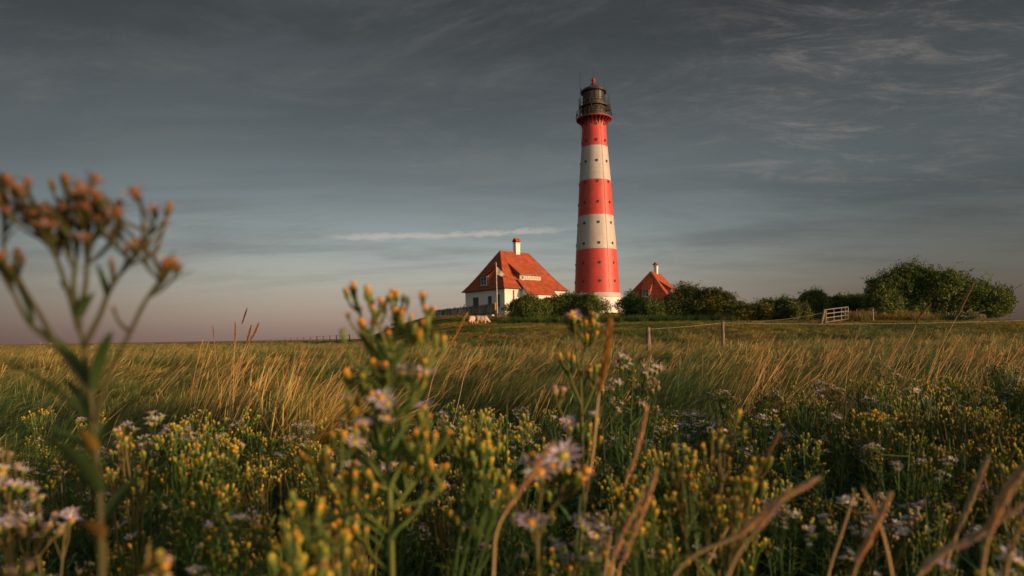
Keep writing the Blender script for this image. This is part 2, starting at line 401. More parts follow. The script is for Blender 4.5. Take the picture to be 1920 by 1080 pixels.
def build_grass():
    near = [grass_clump('near_blades', 70, .22, .50, .10, .0050, .95, M['grass'], .22, 5, .4) for _ in range(3)] + \
           [grass_clump('near_blades', 50, .30, .64, .08, .0050, 1.2, M['grass'], .50, 5, .55) for _ in range(3)]
    mid = [grass_clump('mid_blades', 70, .22, .52, .20, .0110, 1.0, M['grass'], .30, 3, .4) for _ in range(3)] + \
          [grass_clump('mid_blades', 60, .28, .60, .16, .0110, 1.1, M['grass'], .60, 3, .5) for _ in range(2)]
    far = [grass_clump('far_blades', 60, .24, .55, .55, .028, .8, M['grass'], .68, 2, .4) for _ in range(3)]
    short = [grass_clump('short_blades', 60, .05, .13, .30, .014, .6, M['shortgrass'], .22, 2, .2,
                         [(.075, .125, .028), (.100, .145, .032), (.125, .145, .036)], (.34, .25, .08)) for _ in range(3)]
    def lay(name, P, protos, label, zs=1.0, split=None, lean_tilt=True):
        pts, rots, scl, idx = [], [], [], []
        for x, y in P:
            hf = .75 + .75 * (nz(x, y, .55, 7) + .45 * nz(x, y, 1.7, 2))
            gold = -.10 + nz(x, y, .35, 11) + .4 * nz(x, y, 1.3, 4) + random.uniform(-.35, .35)
            if y > 20: hf *= 1 - .6 * sst(.25, .9, ground(x, y))
            pts.append((x, y, ground(x, y) - .01))
            rz = .25 + 1.0 * nz(x, y, .5, 20) + random.gauss(0, .45)
            if x < -1.5 and y < 9: rz += 1.2 * sst(-1.2, -4, x)
            til = .28 + .55 * max(0, nz(x, y, .8, 31)); rots.append((random.gauss(0, .12), til + random.gauss(0, .12), rz))
            s = zs * random.uniform(.8, 1.2); scl.append((s, s, s * min(1.35, max(.5, hf))))
            gold -= .50 * (1 - sst(8.0, 17, y)) * (1 if x > -1.5 else .6)
            if -2.3 < x < -1.15 and 3.7 < y < 5.0: hf += .45; gold += .35
            k = split if split else len(protos)
            idx.append(random.randrange(k) if gold < .02 else random.randrange(k, len(protos)) if split else random.randrange(k))
        scatter(name, pts, rots, scl, idx, protos, label)
    P = [(x, y) for x, y in wedge_pts(1.9, 10, 62) if y > patch_edge(x) - .35]
    lay('marsh_grass', P, near, 'long wind-combed green and straw-coloured marsh grass beyond the flowers', split=3)
    P = [(x, y) for x, y in wedge_pts(10, 44, 17) if not is_mound(x, y) or random.random() < .75 * (1 - sst(.3, 1.0, ground(x, y)))]
    lay('marsh_grass', P, mid, 'swaying golden and green marsh grass in front of the mound', split=3)
    P = [(x, y) for x, y in wedge_pts(33, 95, 2.4) if not is_mound(x, y)] + [(x, y) for x, y in wedge_pts(95, 190, .35) if not is_mound(x, y)]
    lay('marsh_grass', P, far, 'sunlit orange marsh grass stretching to the horizon', split=None)
    P = [(x, y) for x, y in wedge_pts(26, 92, 5.5, 1.05) if is_mound(x, y)]
    pts, rots, scl, idx = [], [], [], []
    for x, y in P:
        pts.append((x, y, ground(x, y) - .01)); rots.append((0, random.uniform(-.1, .3), random.uniform(0, 6.28)))
        s = random.uniform(.8, 1.3); scl.append((s, s, s * (1 + 1.1 * max(0, nz(x, y, .4, 5))) )); idx.append(random.randrange(3))
    scatter('mound_turf', pts, rots, scl, idx, short, 'short grazed green turf on the mound')
build_grass()

# ------------------------------------------------------------------ lighthouse
def build_lighthouse():
    D = 104.0
    base = at(1120, 590, D); gx, gy = base.x, base.y; gz = ground(gx, gy)
    root = empty('lighthouse', (gx, gy, gz), label='tall round lighthouse tower with red and white bands behind the hedge', cat='lighthouse')
    hz = HOR + (960 - 1120) * math.tan(ROLL)   # horizon row at the tower
    S = D / FPX
    def z_front(y, r): return EYE + (hz - y) / FPX * (D - r) - gz
    def z_side(y): return EYE + (hz - y) * S - gz
    prof = [(575, 47.0), (547, 41.5), (470, 37.8), (407, 33.2), (342, 29.5), (275, 24.2), (240, 22.4), (215, 21.8)]
    def rad_at(z):
        pts = sorted((z_side(y), hw * S) for y, hw in prof[1:])
        if z < pts[0][0]: a, b = pts[0], pts[1]
        else:
            a, b = pts[-2], pts[-1]
            for i in range(len(pts) - 1):
                if pts[i][0] <= z <= pts[i + 1][0]: a, b = pts[i], pts[i + 1]; break
        return a[1] + (b[1] - a[1]) * (z - a[0]) / (b[0] - a[0])
    cuts = [z_front(y, r * S) for y, r in ((548, 41), (464.8, 37.5), (400.9, 33), (334.4, 29.2), (270.7, 25), (215, 22.6))]
    N = 96
    for i in range(5):
        a, b = cuts[i], cuts[i + 1]; mb = MB(); zs = np.linspace(a, b, 9)
        pr = []
        for k, z in enumerate(zs):
            pr.append((rad_at(z), z))
        mb.lathe(pr, N)
        o = mb.build('tower_band', M['red'] if i % 2 == 0 else M['white'], root, True)
        for zz in np.arange(a + 1.0, b - .6, 1.55):
            fb = MB(); rr_ = rad_at(zz); fb.lathe([(rr_ - .02, zz - .03), (rr_ + .016, zz - .028), (rr_ + .016, zz + .028), (rr_ - .02, zz + .03)], 64); fb.build('flange', M['red'] if i % 2 == 0 else M['white'], o)
        o['label'] = ['lowest red band', 'lower white band', 'middle red band', 'upper white band', 'top red band'][i]
    z0 = cuts[0]; r0 = rad_at(z0)
    mb = MB(); mb.lathe([(r0 + .42, -.4), (r0 + .40, z0 * .35), (r0 + .32, z0 * .7), (r0 + .22, z0 - .75)], N); mb.build('plinth', M['plaster'], root, True)
    mb = MB(); mb.lathe([(r0 + .20, z0 - .75), (r0 + .48, z0 - .72), (r0 + .48, z0 - .50), (r0 + .25, z0 - .42), (r0 + .16, z0 - .02), (r0 - .05, z0)], N); mb.build('plinth_cornice', M['white'], root)
    # portholes: nine rows of eight
    mbf = MB(); mbf.lathe([(.16, -.02), (.23, -.02), (.23, .06), (.16, .06), (.16, -.02)], 16)
    mbp = MB(); mbp.lathe([(.001, .008), (.17, .008)], 16)
    first = None
    for y in (230.7, 261.6, 300.4, 338.9, 377.6, 416, 454.6, 491.7, 526):
        r = rad_at(z_side(y)); z = z_front(y, r); r = rad_at(z)
        for k in range(8):
            th = k * math.pi / 4
            rot = Euler((math.pi / 2, 0, th)).to_matrix().to_euler()
            loc = (r * math.sin(th), -r * math.cos(th), z)
            if first is None:
                fo = mbf.build('porthole', M['iron'], root, True); fo.location = loc; fo.rotation_euler = rot
                po = mbp.build('pane', M['glass'], fo); first = (fo, po)
            else:
                f = share(first[0], root, loc, rot); share(first[1], f, (0, 0, 0))
    # lightning conductor down the shaft
    mb = MB(); th = R(25); pts = [((rad_at(z) + .05) * math.sin(th), -(rad_at(z) + .05) * math.cos(th), z) for z in np.linspace(z0, cuts[5], 14)]
    mb.tube(pts, .020, 5); mb.build('lightning_conductor', M['red'], root)
    # gallery
    zd = z_side(224.5); rd = 32.5 * S; rt = rad_at(zd)
    mb = MB(); mb.lathe([(rt - .2, zd - .16), (rd, zd - .16), (rd + .06, zd - .10), (rd + .06, zd + .04), (rd, zd + .08), (rt - .6, zd + .08)], N); mb.build('gallery_deck', M['darkred'], root)
    zb = zd - 1.55
    mb = MB()
    ou = rd - .06
    prof2 = [(rt - .06, zb)] + [(rt + (ou - rt) * (t ** 1.6), zb + (zd - .17 - zb) * t ** .75) for t in np.linspace(.12, 1, 6)] + [(rt - .06, zd - .17)]
    n = len(prof2)
    vs = [(-.06, -r, z) for r, z in prof2] + [(.06, -r, z) for r, z in prof2]
    mb.add(vs, [tuple(range(n)), tuple(range(2 * n - 1, n - 1, -1))] + [(i, i + n, (i + 1) % n + n, (i + 1) % n) for i in range(n)])
    b0 = mb.build('bracket', M['darkred'], root)
    for k in range(1, 24): share(b0, root, (0, 0, 0), (0, 0, k * 2 * math.pi / 24))
    mb = MB(); mb.lathe([(rt - .02, zd - .62), (rt + .10, zd - .60), (rt + .10, zd - .45), (rt - .02, zd - .43)], N); mb.build('collar', M['darkred'], root)
    mb = MB(); H = 1.25
    for h, t in ((H, .045), (H * .66, .03), (H * .33, .03)):
        mb.tube([((rd - .03) * math.sin(a), -(rd - .03) * math.cos(a), zd + .08 + h) for a in np.linspace(0, 2 * math.pi, 61)], t, 5, cap=False)
    mb.build('railing', M['iron'], root)
    mb = MB(); mb.tube([(0, -(rd - .03), zd + .08), (0, -(rd + .12), zd + .55), (0, -(rd - .03), zd + .08 + H)], .04, 5)
    b0 = mb.build('railing_post', M['iron'], root)
    for k in range(1, 24): share(b0, root, (0, 0, 0), (0, 0, (k + .5) * 2 * math.pi / 24))
    # lantern: service drum, balcony, lantern room, roof
    za = zd + .08; zbal = z_side(203.0); zroof = z_side(173); r1 = 22.3 * S; r2 = 20.3 * S
    mb = MB(); mb.lathe([(r1 + .12, za), (r1 + .12, za + .25), (r1, za + .28), (r1, zbal - .5), (r1 + .10, zbal - .45), (r1 + .10, zbal - .32), (r1, zbal - .3), (r1, zbal)], N); mb.build('service_drum', M['lantern'], root)
    mb = MB(); rb = 27.5 * S
    mb.lathe([(r1, zbal), (rb, zbal), (rb, zbal + .10), (r2, zbal + .10)], N)
    for k in range(16):
        a = k * math.pi / 8 + .1; sn_, cs = math.sin(a), -math.cos(a)
        mb.tube([(r1 * sn_, r1 * cs, zbal - .7), (rb * .97 * sn_, rb * .97 * cs, zbal - .02)], .04, 4)
    mb.build('balcony', M['iron'], root)
    mb = MB()
    for h in (.5, 1.0):
        mb.tube([((rb - .03) * math.sin(a), -(rb - .03) * math.cos(a), zbal + .1 + h) for a in np.linspace(0, 2 * math.pi, 49)], .028, 4, cap=False)
    for k in range(16):
        a = k * math.pi / 8; sn_, cs = math.sin(a), -math.cos(a)
        mb.tube([((rb - .03) * sn_, (rb - .03) * cs, zbal + .1), ((rb - .03) * sn_, (rb - .03) * cs, zbal + 1.1)], .03, 4)
    mb.build('balcony_railing', M['iron'], root)
    mb = MB(); zg = zbal + (zroof - zbal) * .42
    mb.lathe([(r2, zbal + .1), (r2, zg - .25), (r2 + .07, zg - .22), (r2 + .07, zg - .1), (r2, zg - .08)], N); mb.build('lantern_wall', M['lantern'], root)
    g_ = mat('lantern_glazing', (.050, .034, .024), .4, (.035, .025, .018), .8)
    mb = MB(); mb.lathe([(r2 - .06, zg - .1), (r2 - .06, zroof + .05)], N); mb.build('lantern_glazing', g_, root, True)
    mb = MB()
    mb.box((0, -(r2 - .02), (zg + zroof) / 2), (.07, .08, zroof - zg + .1))
    b0 = mb.build('mullion', M['lantern'], root)
    for k in range(1, 16): share(b0, root, (0, 0, 0), (0, 0, k * math.pi / 8))
    re_ = 23.6 * S; za_ = z_side(156)
    mb = MB(); mb.lathe([(r2 - .1, zroof - .12), (re_, zroof - .18), (re_ + .05, zroof - .05), (re_ + .02, zroof + .16), (re_ - .12, zroof + .18)], N); mb.build('roof_gutter', M['iron'], root)
    mb = MB(); h = za_ - zroof - .15
    mb.lathe([(re_ - .1, zroof + .15), (re_ * .78, zroof + .15 + h * .24), (re_ * .5, zroof + .15 + h * .48), (re_ * .25, zroof + .15 + h * .72), (.30, za_)], N)
    mb.build('lantern_roof', mat('dull_roof_paint', (.10, .020, .016), .7), root, True)
    mb = MB(); zt = za_
    mb.lathe([(.30, zt), (.32, zt + .06), (.2, zt + .12), (.2, zt + .28), (.33, zt + .42), (.35, zt + .58), (.2, zt + .75), (.10, zt + .85), (.08, zt + 1.0), (.02, zt + 1.05)], 20); mb.build('finial', M['darkred'], root, True)
    mb = MB(); mb.tube([(0, 0, zt + 1.0), (0, 0, zt + 2.6)], [.035, .02], 5); mb.build('lightning_rod', M['iron'], root)
    mb = MB(); ax = -25.0 * S
    mb.tube([(ax, -.3, zbal + .3), (ax, -.3, z_side(137))], [.05, .025], 5); mb.tube([(ax, -.3, zroof), (-r2, 0, zroof)], .03, 4); mb.build('antenna', M['iron'], root)
    # small roof ladder stubs
    mb = MB()
    for k in range(12):
        a = k * math.pi / 6 + .2; sn_, cs = math.sin(a), -math.cos(a)
        mb.tube([((re_ - .05) * sn_, (re_ - .05) * cs, zroof + .1), ((re_ + .12) * sn_, (re_ + .12) * cs, zroof + .55)], .045, 4)
    mb.build('roof_hooks', M['iron'], root)
    # boxes and aerials on the gallery, left and right
    mb = MB(); zz = zd + .1
    mb.box((-26.5 * S, -.6, zz + 1.0), (.28, .35, 2.0)); mb.box((-28 * S, -.5, zz + 2.4), (.14, .14, 1.9)); mb.build('equipment_mast', M['lantern'], root)
    mb = MB(); mb.tube([(27.5 * S, -.3, zbal + .1), (29 * S, -.3, zbal + 1.1), (27.6 * S, -.3, zbal + 2.0), (25.5 * S, -.3, zbal + 2.3)], .05, 5)
    mb.box((25.5 * S, -.6, zbal - .2), (.75, .6, 1.0)); mb.tube([(25 * S, -.6, zz), (25 * S, -.6, zbal - .6)], .05, 5); mb.build('lamp_cabinet', M['iron'], root)
    mb = MB()
    for sx in (-1, 1): mb.tube([(sx * (rd - .6), -.2, zd - .3), (sx * (rd - .75), -.2, zd - 4.6)], .02, 4)
    mb.build('hanging_cable', M['iron'], root)
build_lighthouse()

# ------------------------------------------------------------------ houses
def tiled(mb, E0, E1, R1, R0, nrm, flare=0.0, course=.34, col_w=.24):
    E0, E1, R0, R1 = map(Vector, (E0, E1, R0, R1)); nrm = Vector(nrm).normalized()
    L = ((R0 + R1) / 2 - (E0 + E1) / 2).length; nr = max(2, round(L / course)); ed = (E1 - E0).normalized(); wE = (E1 - E0).length
    def pt(v, s, lift):
        a = E0.lerp(R0, v); b = E1.lerp(R1, v)
        p = a + (b - a) * s
        return p + Vector((0, 0, -flare * 4 * v * (1 - v) ** 2)) + nrm * lift
    for r in range(nr):
        v0, v1 = r / nr, (r + 1) / nr
        a = E0.lerp(R0, v0); b = E1.lerp(R1, v0); wd = (b - a).length
        if wd < .05: continue
        nc = max(2, int(wd / (col_w / 2)))
        off = (a - E0).dot(ed)
        vs = []
        for k in range(nc + 1):
            s = k / nc; x = off + s * wd
            wv = .018 * math.sin(2 * math.pi * x / col_w) + .004 * math.sin(x * 37.3 + r * 5)
            vs += [pt(v0, s, 0.0), pt(v0, s, .085 + wv), pt(v1, s, .010 + wv * .6)]
        fs = []
        for k in range(nc):
            i = 3 * k; fs += [(i, i + 3, i + 4, i + 1), (i + 1, i + 4, i + 5, i + 2)]
        mb.add(vs, fs)
def ridge_line(mb, a, b, flare=0.0, r=.10):
    a, b = Vector(a), Vector(b); n = max(2, round((b - a).length / .4))
    for i in range(n):
        p, q = a.lerp(b, i / n), a.lerp(b, (i + 1) / n)
        if flare:
            for w_, t in ((p, i / n), (q, (i + 1) / n)): w_.z -= flare * 4 * t * (1 - t) ** 2
        mb.tube([p, q + (q - p) * .08], [r, r * .82], 7)
def window(root, x, y, z, w_, h, axis, nx=2, ny=3, name='window', fm='frame'):
    """axis 'x': faces -x ; axis 'y': faces -y.  x,y,z = centre"""
    o = MB(); T = .05
    def bx(mb, du, dz, su, sz, d, dep):
        c = (x - d, y + du, z + dz) if axis == 'x' else (x + du, y - d, z + dz)
        s = (dep, su, sz) if axis == 'x' else (su, dep, sz)
        mb.box(c, s)
    bx(o, 0, h / 2 - T / 2, w_, T, .02, .08); bx(o, 0, -h / 2 + T / 2, w_, T, .02, .08)
    for sx in (-1, 1): bx(o, sx * (w_ / 2 - T / 2), 0, T, h - 2 * T - .004, .02, .078)
    for i in range(1, nx): bx(o, -w_ / 2 + w_ * i / nx, 0, .035, h - 2 * T - .008, .022, .06)
    for i in range(1, ny): bx(o, 0, -h / 2 + h * i / ny, w_ - 2 * T - .008, .03, .018, .05)
    f = o.build(name, M[fm], root)
    g = MB(); bx(g, 0, 0, w_ - .06, h - .06, .0, .02); g.build('pane', M['glass'], f)
    s = MB(); bx(s, 0, -h / 2 - .04, w_ + .16, .06, .06, .16); s.build('sill', M['wframe'], f)
    return f
def build_house():
    Cn = at(947, 591, 82.0); gz = ground(Cn.x + 2, Cn.y + 6)
    root = empty('house', (Cn.x, Cn.y, gz), R(40), label='white house with steep red tiled hip roof left of the lighthouse', cat='house', group='keeper houses beside the lighthouse')
    L, W = 11.35, 9.0; dz = 7.41 - gz; he = dz; hr = 13.0 - gz; r0, r1, sy = 3.0, 8.3, 4.5; FL = .30
    # walls (with wall openings left as recessed windows)
    mb = MB(); t = .3
    mb.box((L / 2, t / 2, he / 2 - .3), (L, t, he + .6)); mb.box((L / 2, W - t / 2, he / 2 - .3), (L, t, he + .6))
    mb.box((t / 2, W / 2, he / 2 - .3), (t, W - 2 * t - .004, he + .596)); mb.box((L - t / 2, W / 2, he / 2 - .3), (t, W - 2 * t - .004, he + .596))
    mb.build('wall', M['plaster'], root)
    mb = MB(); mb.box((L / 2, W / 2, .12), (L + .12, W + .12, .5)); mb.build('foundation', M['stone'], root)
    o_ = .32; eo = .10
    A = (-o_, -o_, he - eo); B = (L + o_, -o_, he - eo); Cc = (L + o_, W + o_, he - eo); Dd = (-o_, W + o_, he - eo); P = (r0, sy, hr); Q = (r1, sy, hr)
    for (e0, e1, q1, q0, n) in ((A, B, Q, P, (0, -1, .8)), (Cc, Dd, P, Q, (0, 1, .8)), (Dd, A, P, P, (-1, 0, .55)), (B, Cc, Q, Q, (1, 0, .6))):
        mb = MB(); tiled(mb, e0, e1, q1, q0, n, FL); o = mb.build('roof_slope', M['tile'], root)
        o['kind'] = 'stuff'
    mb = MB()
    for a, b, f in ((P, Q, 0), (A, P, FL), (B, Q, FL), (Cc, Q, FL), (Dd, P, FL)): ridge_line(mb, a, b, f)
    mb.build('ridge', M['ridge'], root)
    mb = MB(); mb.box((L / 2, W / 2, he - eo - .05), (L + 2 * o_ - .06, W + 2 * o_ - .06, .08)); mb.build('eaves_board', M['brown'], root)
    # gutters
    mb = MB(); z = he - eo - .03
    for a, b in ((A, B), (Dd, A)):
        d = .07; mb.tube([(a[0] - (d if a[0] < 1 else -d), a[1] - (d if a[1] < 1 else -d), z), (b[0] - (d if b[0] < 1 else -d), b[1] - (d if b[1] < 1 else -d), z)], .06, 6)
    mb.build('gutter', M['brown'], root)
    # chimney on the ridge
    cx = 6.1; ct = 14.35 - gz; ch = MB(); ch.box((cx, sy, (hr + ct) / 2 - .5), (.78, .62, ct - hr + 1.0)); ch.box((cx, sy, ct - .02), (.90, .74, .10)); co = ch.build('chimney', M['plaster'], root)
    cap = MB(); a0 = ct + .06
    cap.box((cx, sy - .20, a0 + .12), (.80, .12, .24)); cap.box((cx, sy + .20, a0 + .12), (.80, .12, .24))
    for s in (-1, 1):
        cap.add([(cx - .48, sy + s * .50, a0 + .14), (cx + .48, sy + s * .50, a0 + .14), (cx + .48, sy, a0 + .62), (cx - .48, sy, a0 + .62),
                 (cx - .48, sy + s * .50, a0 + .20), (cx + .48, sy + s * .50, a0 + .20), (cx + .48, sy, a0 + .70), (cx - .48, sy, a0 + .70)],
                [(0, 1, 2, 3), (4, 5, 6, 7), (0, 1, 5, 4), (1, 2, 6, 5), (0, 3, 7, 4)])
    cap.build('chimney_hat', M['ridge'], co)
    # long shed dormer on the sunlit side
    x0, x1 = 3.24, 7.2
    zf = 9.42 - gz; zt = 11.32 - gz; yf = .62; yt = 3.2
    mb = MB(); tiled(mb, (x0 - .15, yf - .28, zf - .06), (x1 + .15, yf - .28, zf - .06), (x1 + .15, yt, zt), (x0 - .15, yt, zt), (0, -.6, 1)); d1 = mb.build('dormer_roof', M['tile'], root); d1['kind'] = 'stuff'
    mb = MB(); mb.box(((x0 + x1) / 2, yf - .31, zf - .10), (x1 - x0 + .34, .06, .12))
    for xx in (x0 - .17, x1 + .17):
        mb.add([(xx - .03, yf - .3, zf - .16), (xx + .03, yf - .3, zf - .16), (xx + .03, yt, zt - .12), (xx - .03, yt, zt - .12), (xx - .03, yf - .3, zf + .01), (xx + .03, yf - .3, zf + .01), (xx + .03, yt, zt + .05), (xx - .03, yt, zt + .05)],
               [(0, 1, 2, 3), (4, 7, 6, 5), (0, 4, 5, 1), (1, 5, 6, 2), (3, 2, 6, 7), (0, 3, 7, 4)])
    mb.build('barge_board', M['post'], root)
    zb = 8.45 - gz
    mb = MB(); mb.box(((x0 + x1) / 2, yf + .06, (zf + zb) / 2 - .1), (x1 - x0, .12, zf - zb + .1)); fr = mb.build('dormer_front', M['shingle'], root)
    for k in range(8):
        xx = x0 + .3 + (x1 - x0 - .6) * (k + .5) / 8
        if k: share(first_w, fr, (xx - xw0, 0, 0))
        else:
            first_w = window(fr, xx, yf, (zf + zb) / 2 - .02, .40, .52, 'y', 1, 1, 'dormer_window', 'wframe'); xw0 = xx
    for xx in (x0 + .03, x1 - .03):
        mb = MB(); mb.add([(xx - .03, yf + .1, zb - .3), (xx - .03, yf + .1, zf - .1), (xx - .03, yt, zt - .08), (xx + .03, yf + .1, zb - .3), (xx + .03, yf + .1, zf - .1), (xx + .03, yt, zt - .08)],
               [(0, 1, 2), (3, 5, 4), (0, 3, 4, 1), (1, 4, 5, 2), (2, 5, 3, 0)]); mb.build('dormer_cheek', M['tile'], root)
    # porch bay under the dormer
    bx0, bx1, p = 2.95, 8.0, 1.5; zl = 6.50 - gz; zh = 8.66 - gz
    mb = MB(); tiled(mb, (bx0 - .15, -p - .15, zl - .12), (bx1 + .15, -p - .15, zl - .12), (bx1 + .15, .62, zh), (bx0 - .15, .62, zh), (0, -1, 1)); o = mb.build('bay_roof', M['tile'], root); o['kind'] = 'stuff'
    mb = MB()
    for xx in (bx0 - .17, bx1 + .17):
        mb.add([(xx - .03, -p - .2, zl - .25), (xx + .03, -p - .2, zl - .25), (xx + .03, .6, zh - .16), (xx - .03, .6, zh - .16), (xx - .03, -p - .2, zl - .06), (xx + .03, -p - .2, zl - .06), (xx + .03, .6, zh + .06), (xx - .03, .6, zh + .06)],
               [(0, 1, 2, 3), (4, 7, 6, 5), (0, 4, 5, 1), (1, 5, 6, 2), (3, 2, 6, 7), (0, 3, 7, 4)])
    mb.build('bay_barge_board', M['post'], root)
    mb = MB(); n = -.4
    for xx in (bx0, bx1 - .2):
        mb.add([(xx, -p, n), (xx, -.02, n), (xx, -.02, zl + 1.35), (xx, -p, zl - .08), (xx + .2, -p, n), (xx + .2, -.02, n), (xx + .2, -.02, zl + 1.35), (xx + .2, -p, zl - .08)],
               [(0, 1, 2, 3), (4, 7, 6, 5), (0, 4, 5, 1), (1, 5, 6, 2), (3, 2, 6, 7), (0, 3, 7, 4)])
    mb.box(((bx0 + bx1) / 2, -p + .1, (zl + n) / 2 - .05), (bx1 - bx0 - .404, .2, zl - n - .1)); mb.build('bay_wall', M['plaster'], root)
    window(root, 4.6, -p, 1.7, 1.1, 1.2, 'y'); window(root, 6.4, -p, 1.7, 1.1, 1.2, 'y'); window(root, 9.6, 0, 2.0, 1.0, 1.3, 'y')
    mb = MB(); mb.box((1.53, -.05, 2.0), (.20, .10, 2.9)); mb.build('shutter', M['brown'], root)
    # shaded side: three ground floor windows
    window(root, 0, 6.45, 5.75 - gz, 1.25, 1.35, 'x', 2, 2); window(root, 0, 3.2, 5.8 - gz, .75, 1.2, 'x', 1, 2); window(root, 0, 1.3, 5.65 - gz, .55, 1.75, 'x', 1, 3)
    # hip dormer
    y0, y1 = 3.65, 5.35; zf = 9.35 - gz; zb = 7.85 - gz; xf = .0; zt = 10.80 - gz; xt = 1.75
    mb = MB(); tiled(mb, (xf - .28, y1 + .12, zf - .10), (xf - .28, y0 - .12, zf - .10), (xt, y0 - .12, zt), (xt, y1 + .12, zt), (-.6, 0, 1)); o = mb.build('dormer_roof', M['tile'], root); o['kind'] = 'stuff'
    mb = MB(); mb.box((xf + .05, (y0 + y1) / 2, (zf + zb) / 2 - .06), (.10, y1 - y0, zf - zb - .02)); fr = mb.build('dormer_front', M['frame'], root)
    window(fr, xf - .02, (y0 + y1) / 2, (zf + zb) / 2 - .02, 1.3, 1.2, 'x', 2, 2, 'dormer_window', 'wframe')
    for yy in (y0 + .03, y1 - .03):
        mb = MB(); mb.add([(xf + .1, yy - .03, zb - .2), (xf + .1, yy - .03, zf - .1), (xt, yy - .03, zt - .08), (xf + .1, yy + .03, zb - .2), (xf + .1, yy + .03, zf - .1), (xt, yy + .03, zt - .08)],
               [(0, 1, 2), (3, 5, 4), (0, 3, 4, 1), (1, 4, 5, 2), (2, 5, 3, 0)]); mb.build('dormer_cheek', M['tile'], root)
    # roof vent and brace
    mb = MB(); mb.box((3.3, 3.55, 11.75 - gz), (.22, .22, .34)); mb.build('roof_vent', M['ridge'], root)
    mb = MB(); mb.bar((-.05, W + .1, 1.9), (-.4, W + 1.1, .2), .12); mb.build('brace', M['brown'], root)
    return root
house = build_house()
h2 = copy_tree(house)
p1 = at(1220, 509, 120.0); lx, ly = 3.0, 4.5; b2 = R(58)
h2.rotation_euler.z = b2
h2.location.x = p1.x - (lx * math.cos(b2) - ly * math.sin(b2)); h2.location.y = 120 - (lx * math.sin(b2) + ly * math.cos(b2)); h2.location.z = house.location.z
h2['label'] = 'smaller-looking red roofed house right of the lighthouse, half hidden by bushes'

# ------------------------------------------------------------------ board fence, flagpole, yard things
def build_fence():
    a = at(931, 590, 78); b_dir = Vector((-.643, .766, 0)); n = 46; st = 14.7 / n
    root = empty('board_fence', snap(a.x, a.y), 0, label='grey weathered vertical board fence running left from the house', cat='fence')
    rz = math.atan2(b_dir.y, b_dir.x)
    mb = MB(); mb.box((0, 0, .72), (st * .80, .03, 1.44)); b0 = None
    gz = ground(a.x, a.y)
    for k in range(n):
        p = a + b_dir * (st * (k + .5)); z = 3.62 - k * .006 + random.uniform(-.02, .02) - gz
        loc = (p.x - a.x, p.y - a.y, z); rot = (random.uniform(-.012, .012), random.uniform(-.01, .01), rz + random.uniform(-.03, .03))
        if b0 is None: b0 = mb.build('board', M['greywood'], root); b0.location = loc; b0.rotation_euler = rot
        else: share(b0, root, loc, rot, scale=(1, 1, random.uniform(.97, 1.03)))
    for h in (.3, 1.15):
        mb = MB(); s = a - a; e = b_dir * 14.7; nn = Vector((.766, .643, 0)) * .06
        mb.bar(Vector((nn.x, nn.y, 3.62 + h - gz)), Vector((e.x + nn.x, e.y + nn.y, 3.35 + h - gz)), .07); mb.build('rail', M['greywood'], root)
    for k in range(8):
        p = b_dir * (2.05 * k + .1); mb = MB(); mb.box((p.x + .09, p.y + .075, 3.85 - .03 * k - gz), (.1, .1, 1.9)); mb.build('post', M['darkpost'], root)
    e = a + b_dir * 14.95
    mb = MB(); mb.box((0, 0, .75), (.42, .42, 1.6)); mb.box((0, 0, 1.58), (.52, .52, .08)); o = mb.build('brick_pillar', M['brick'], None, loc=(e.x, e.y, 3.42)); setp(o, 'short red brick pillar at the far left end of the board fence', 'pillar')
    mb = MB(); mb.box((0, 0, .3), (.35, .3, .7)); q = at(808.5, 604, 92); o = mb.build('white_marker_stone', M['stone'], None, loc=(q.x, q.y, ground(q.x, q.y) - .1)); setp(o, 'small white marker stone beside the brick pillar', 'stone')
    for i, (px, wd) in enumerate(((902, .75), (914, .72), (925.5, .42), (878, .28))):
        t = random.random(); bm = bmesh.new(); bmesh.ops.create_icosphere(bm, subdivisions=2, radius=.5)
        for v in bm.verts: v.co *= 1 + .25 * mnoise.noise(v.co * 3 + Vector((i * 9, 0, 0)))
        me = bpy.data.meshes.new('boulder'); bm.to_mesh(me); bm.free(); me.materials.append(M['plaster'])
        o = bpy.data.objects.new('boulder', me); C.objects.link(o); o.scale = (wd, .3, .30); u = (px - 931) / (815 - 931)
        q = a + b_dir * (14.7 * (u * .87)) + Vector((-.1, -.25, 0)); o.location = (q.x, q.y, 3.50)
        setp(o, ['longer pale stone under the fence, second from the flagpole', 'wide pale stone under the fence nearest the middle pair', 'ragged pale stone under the fence beside the flagpole', 'smallest pale stone under the fence, farthest from the flagpole'][i] if i != 0 else 'wide pale stone under the board fence, third from the flagpole', 'stone', 'pale stones under the board fence')
        if i == 1: o['label'] = 'wide pale stone under the board fence, second from the flagpole'
build_fence()
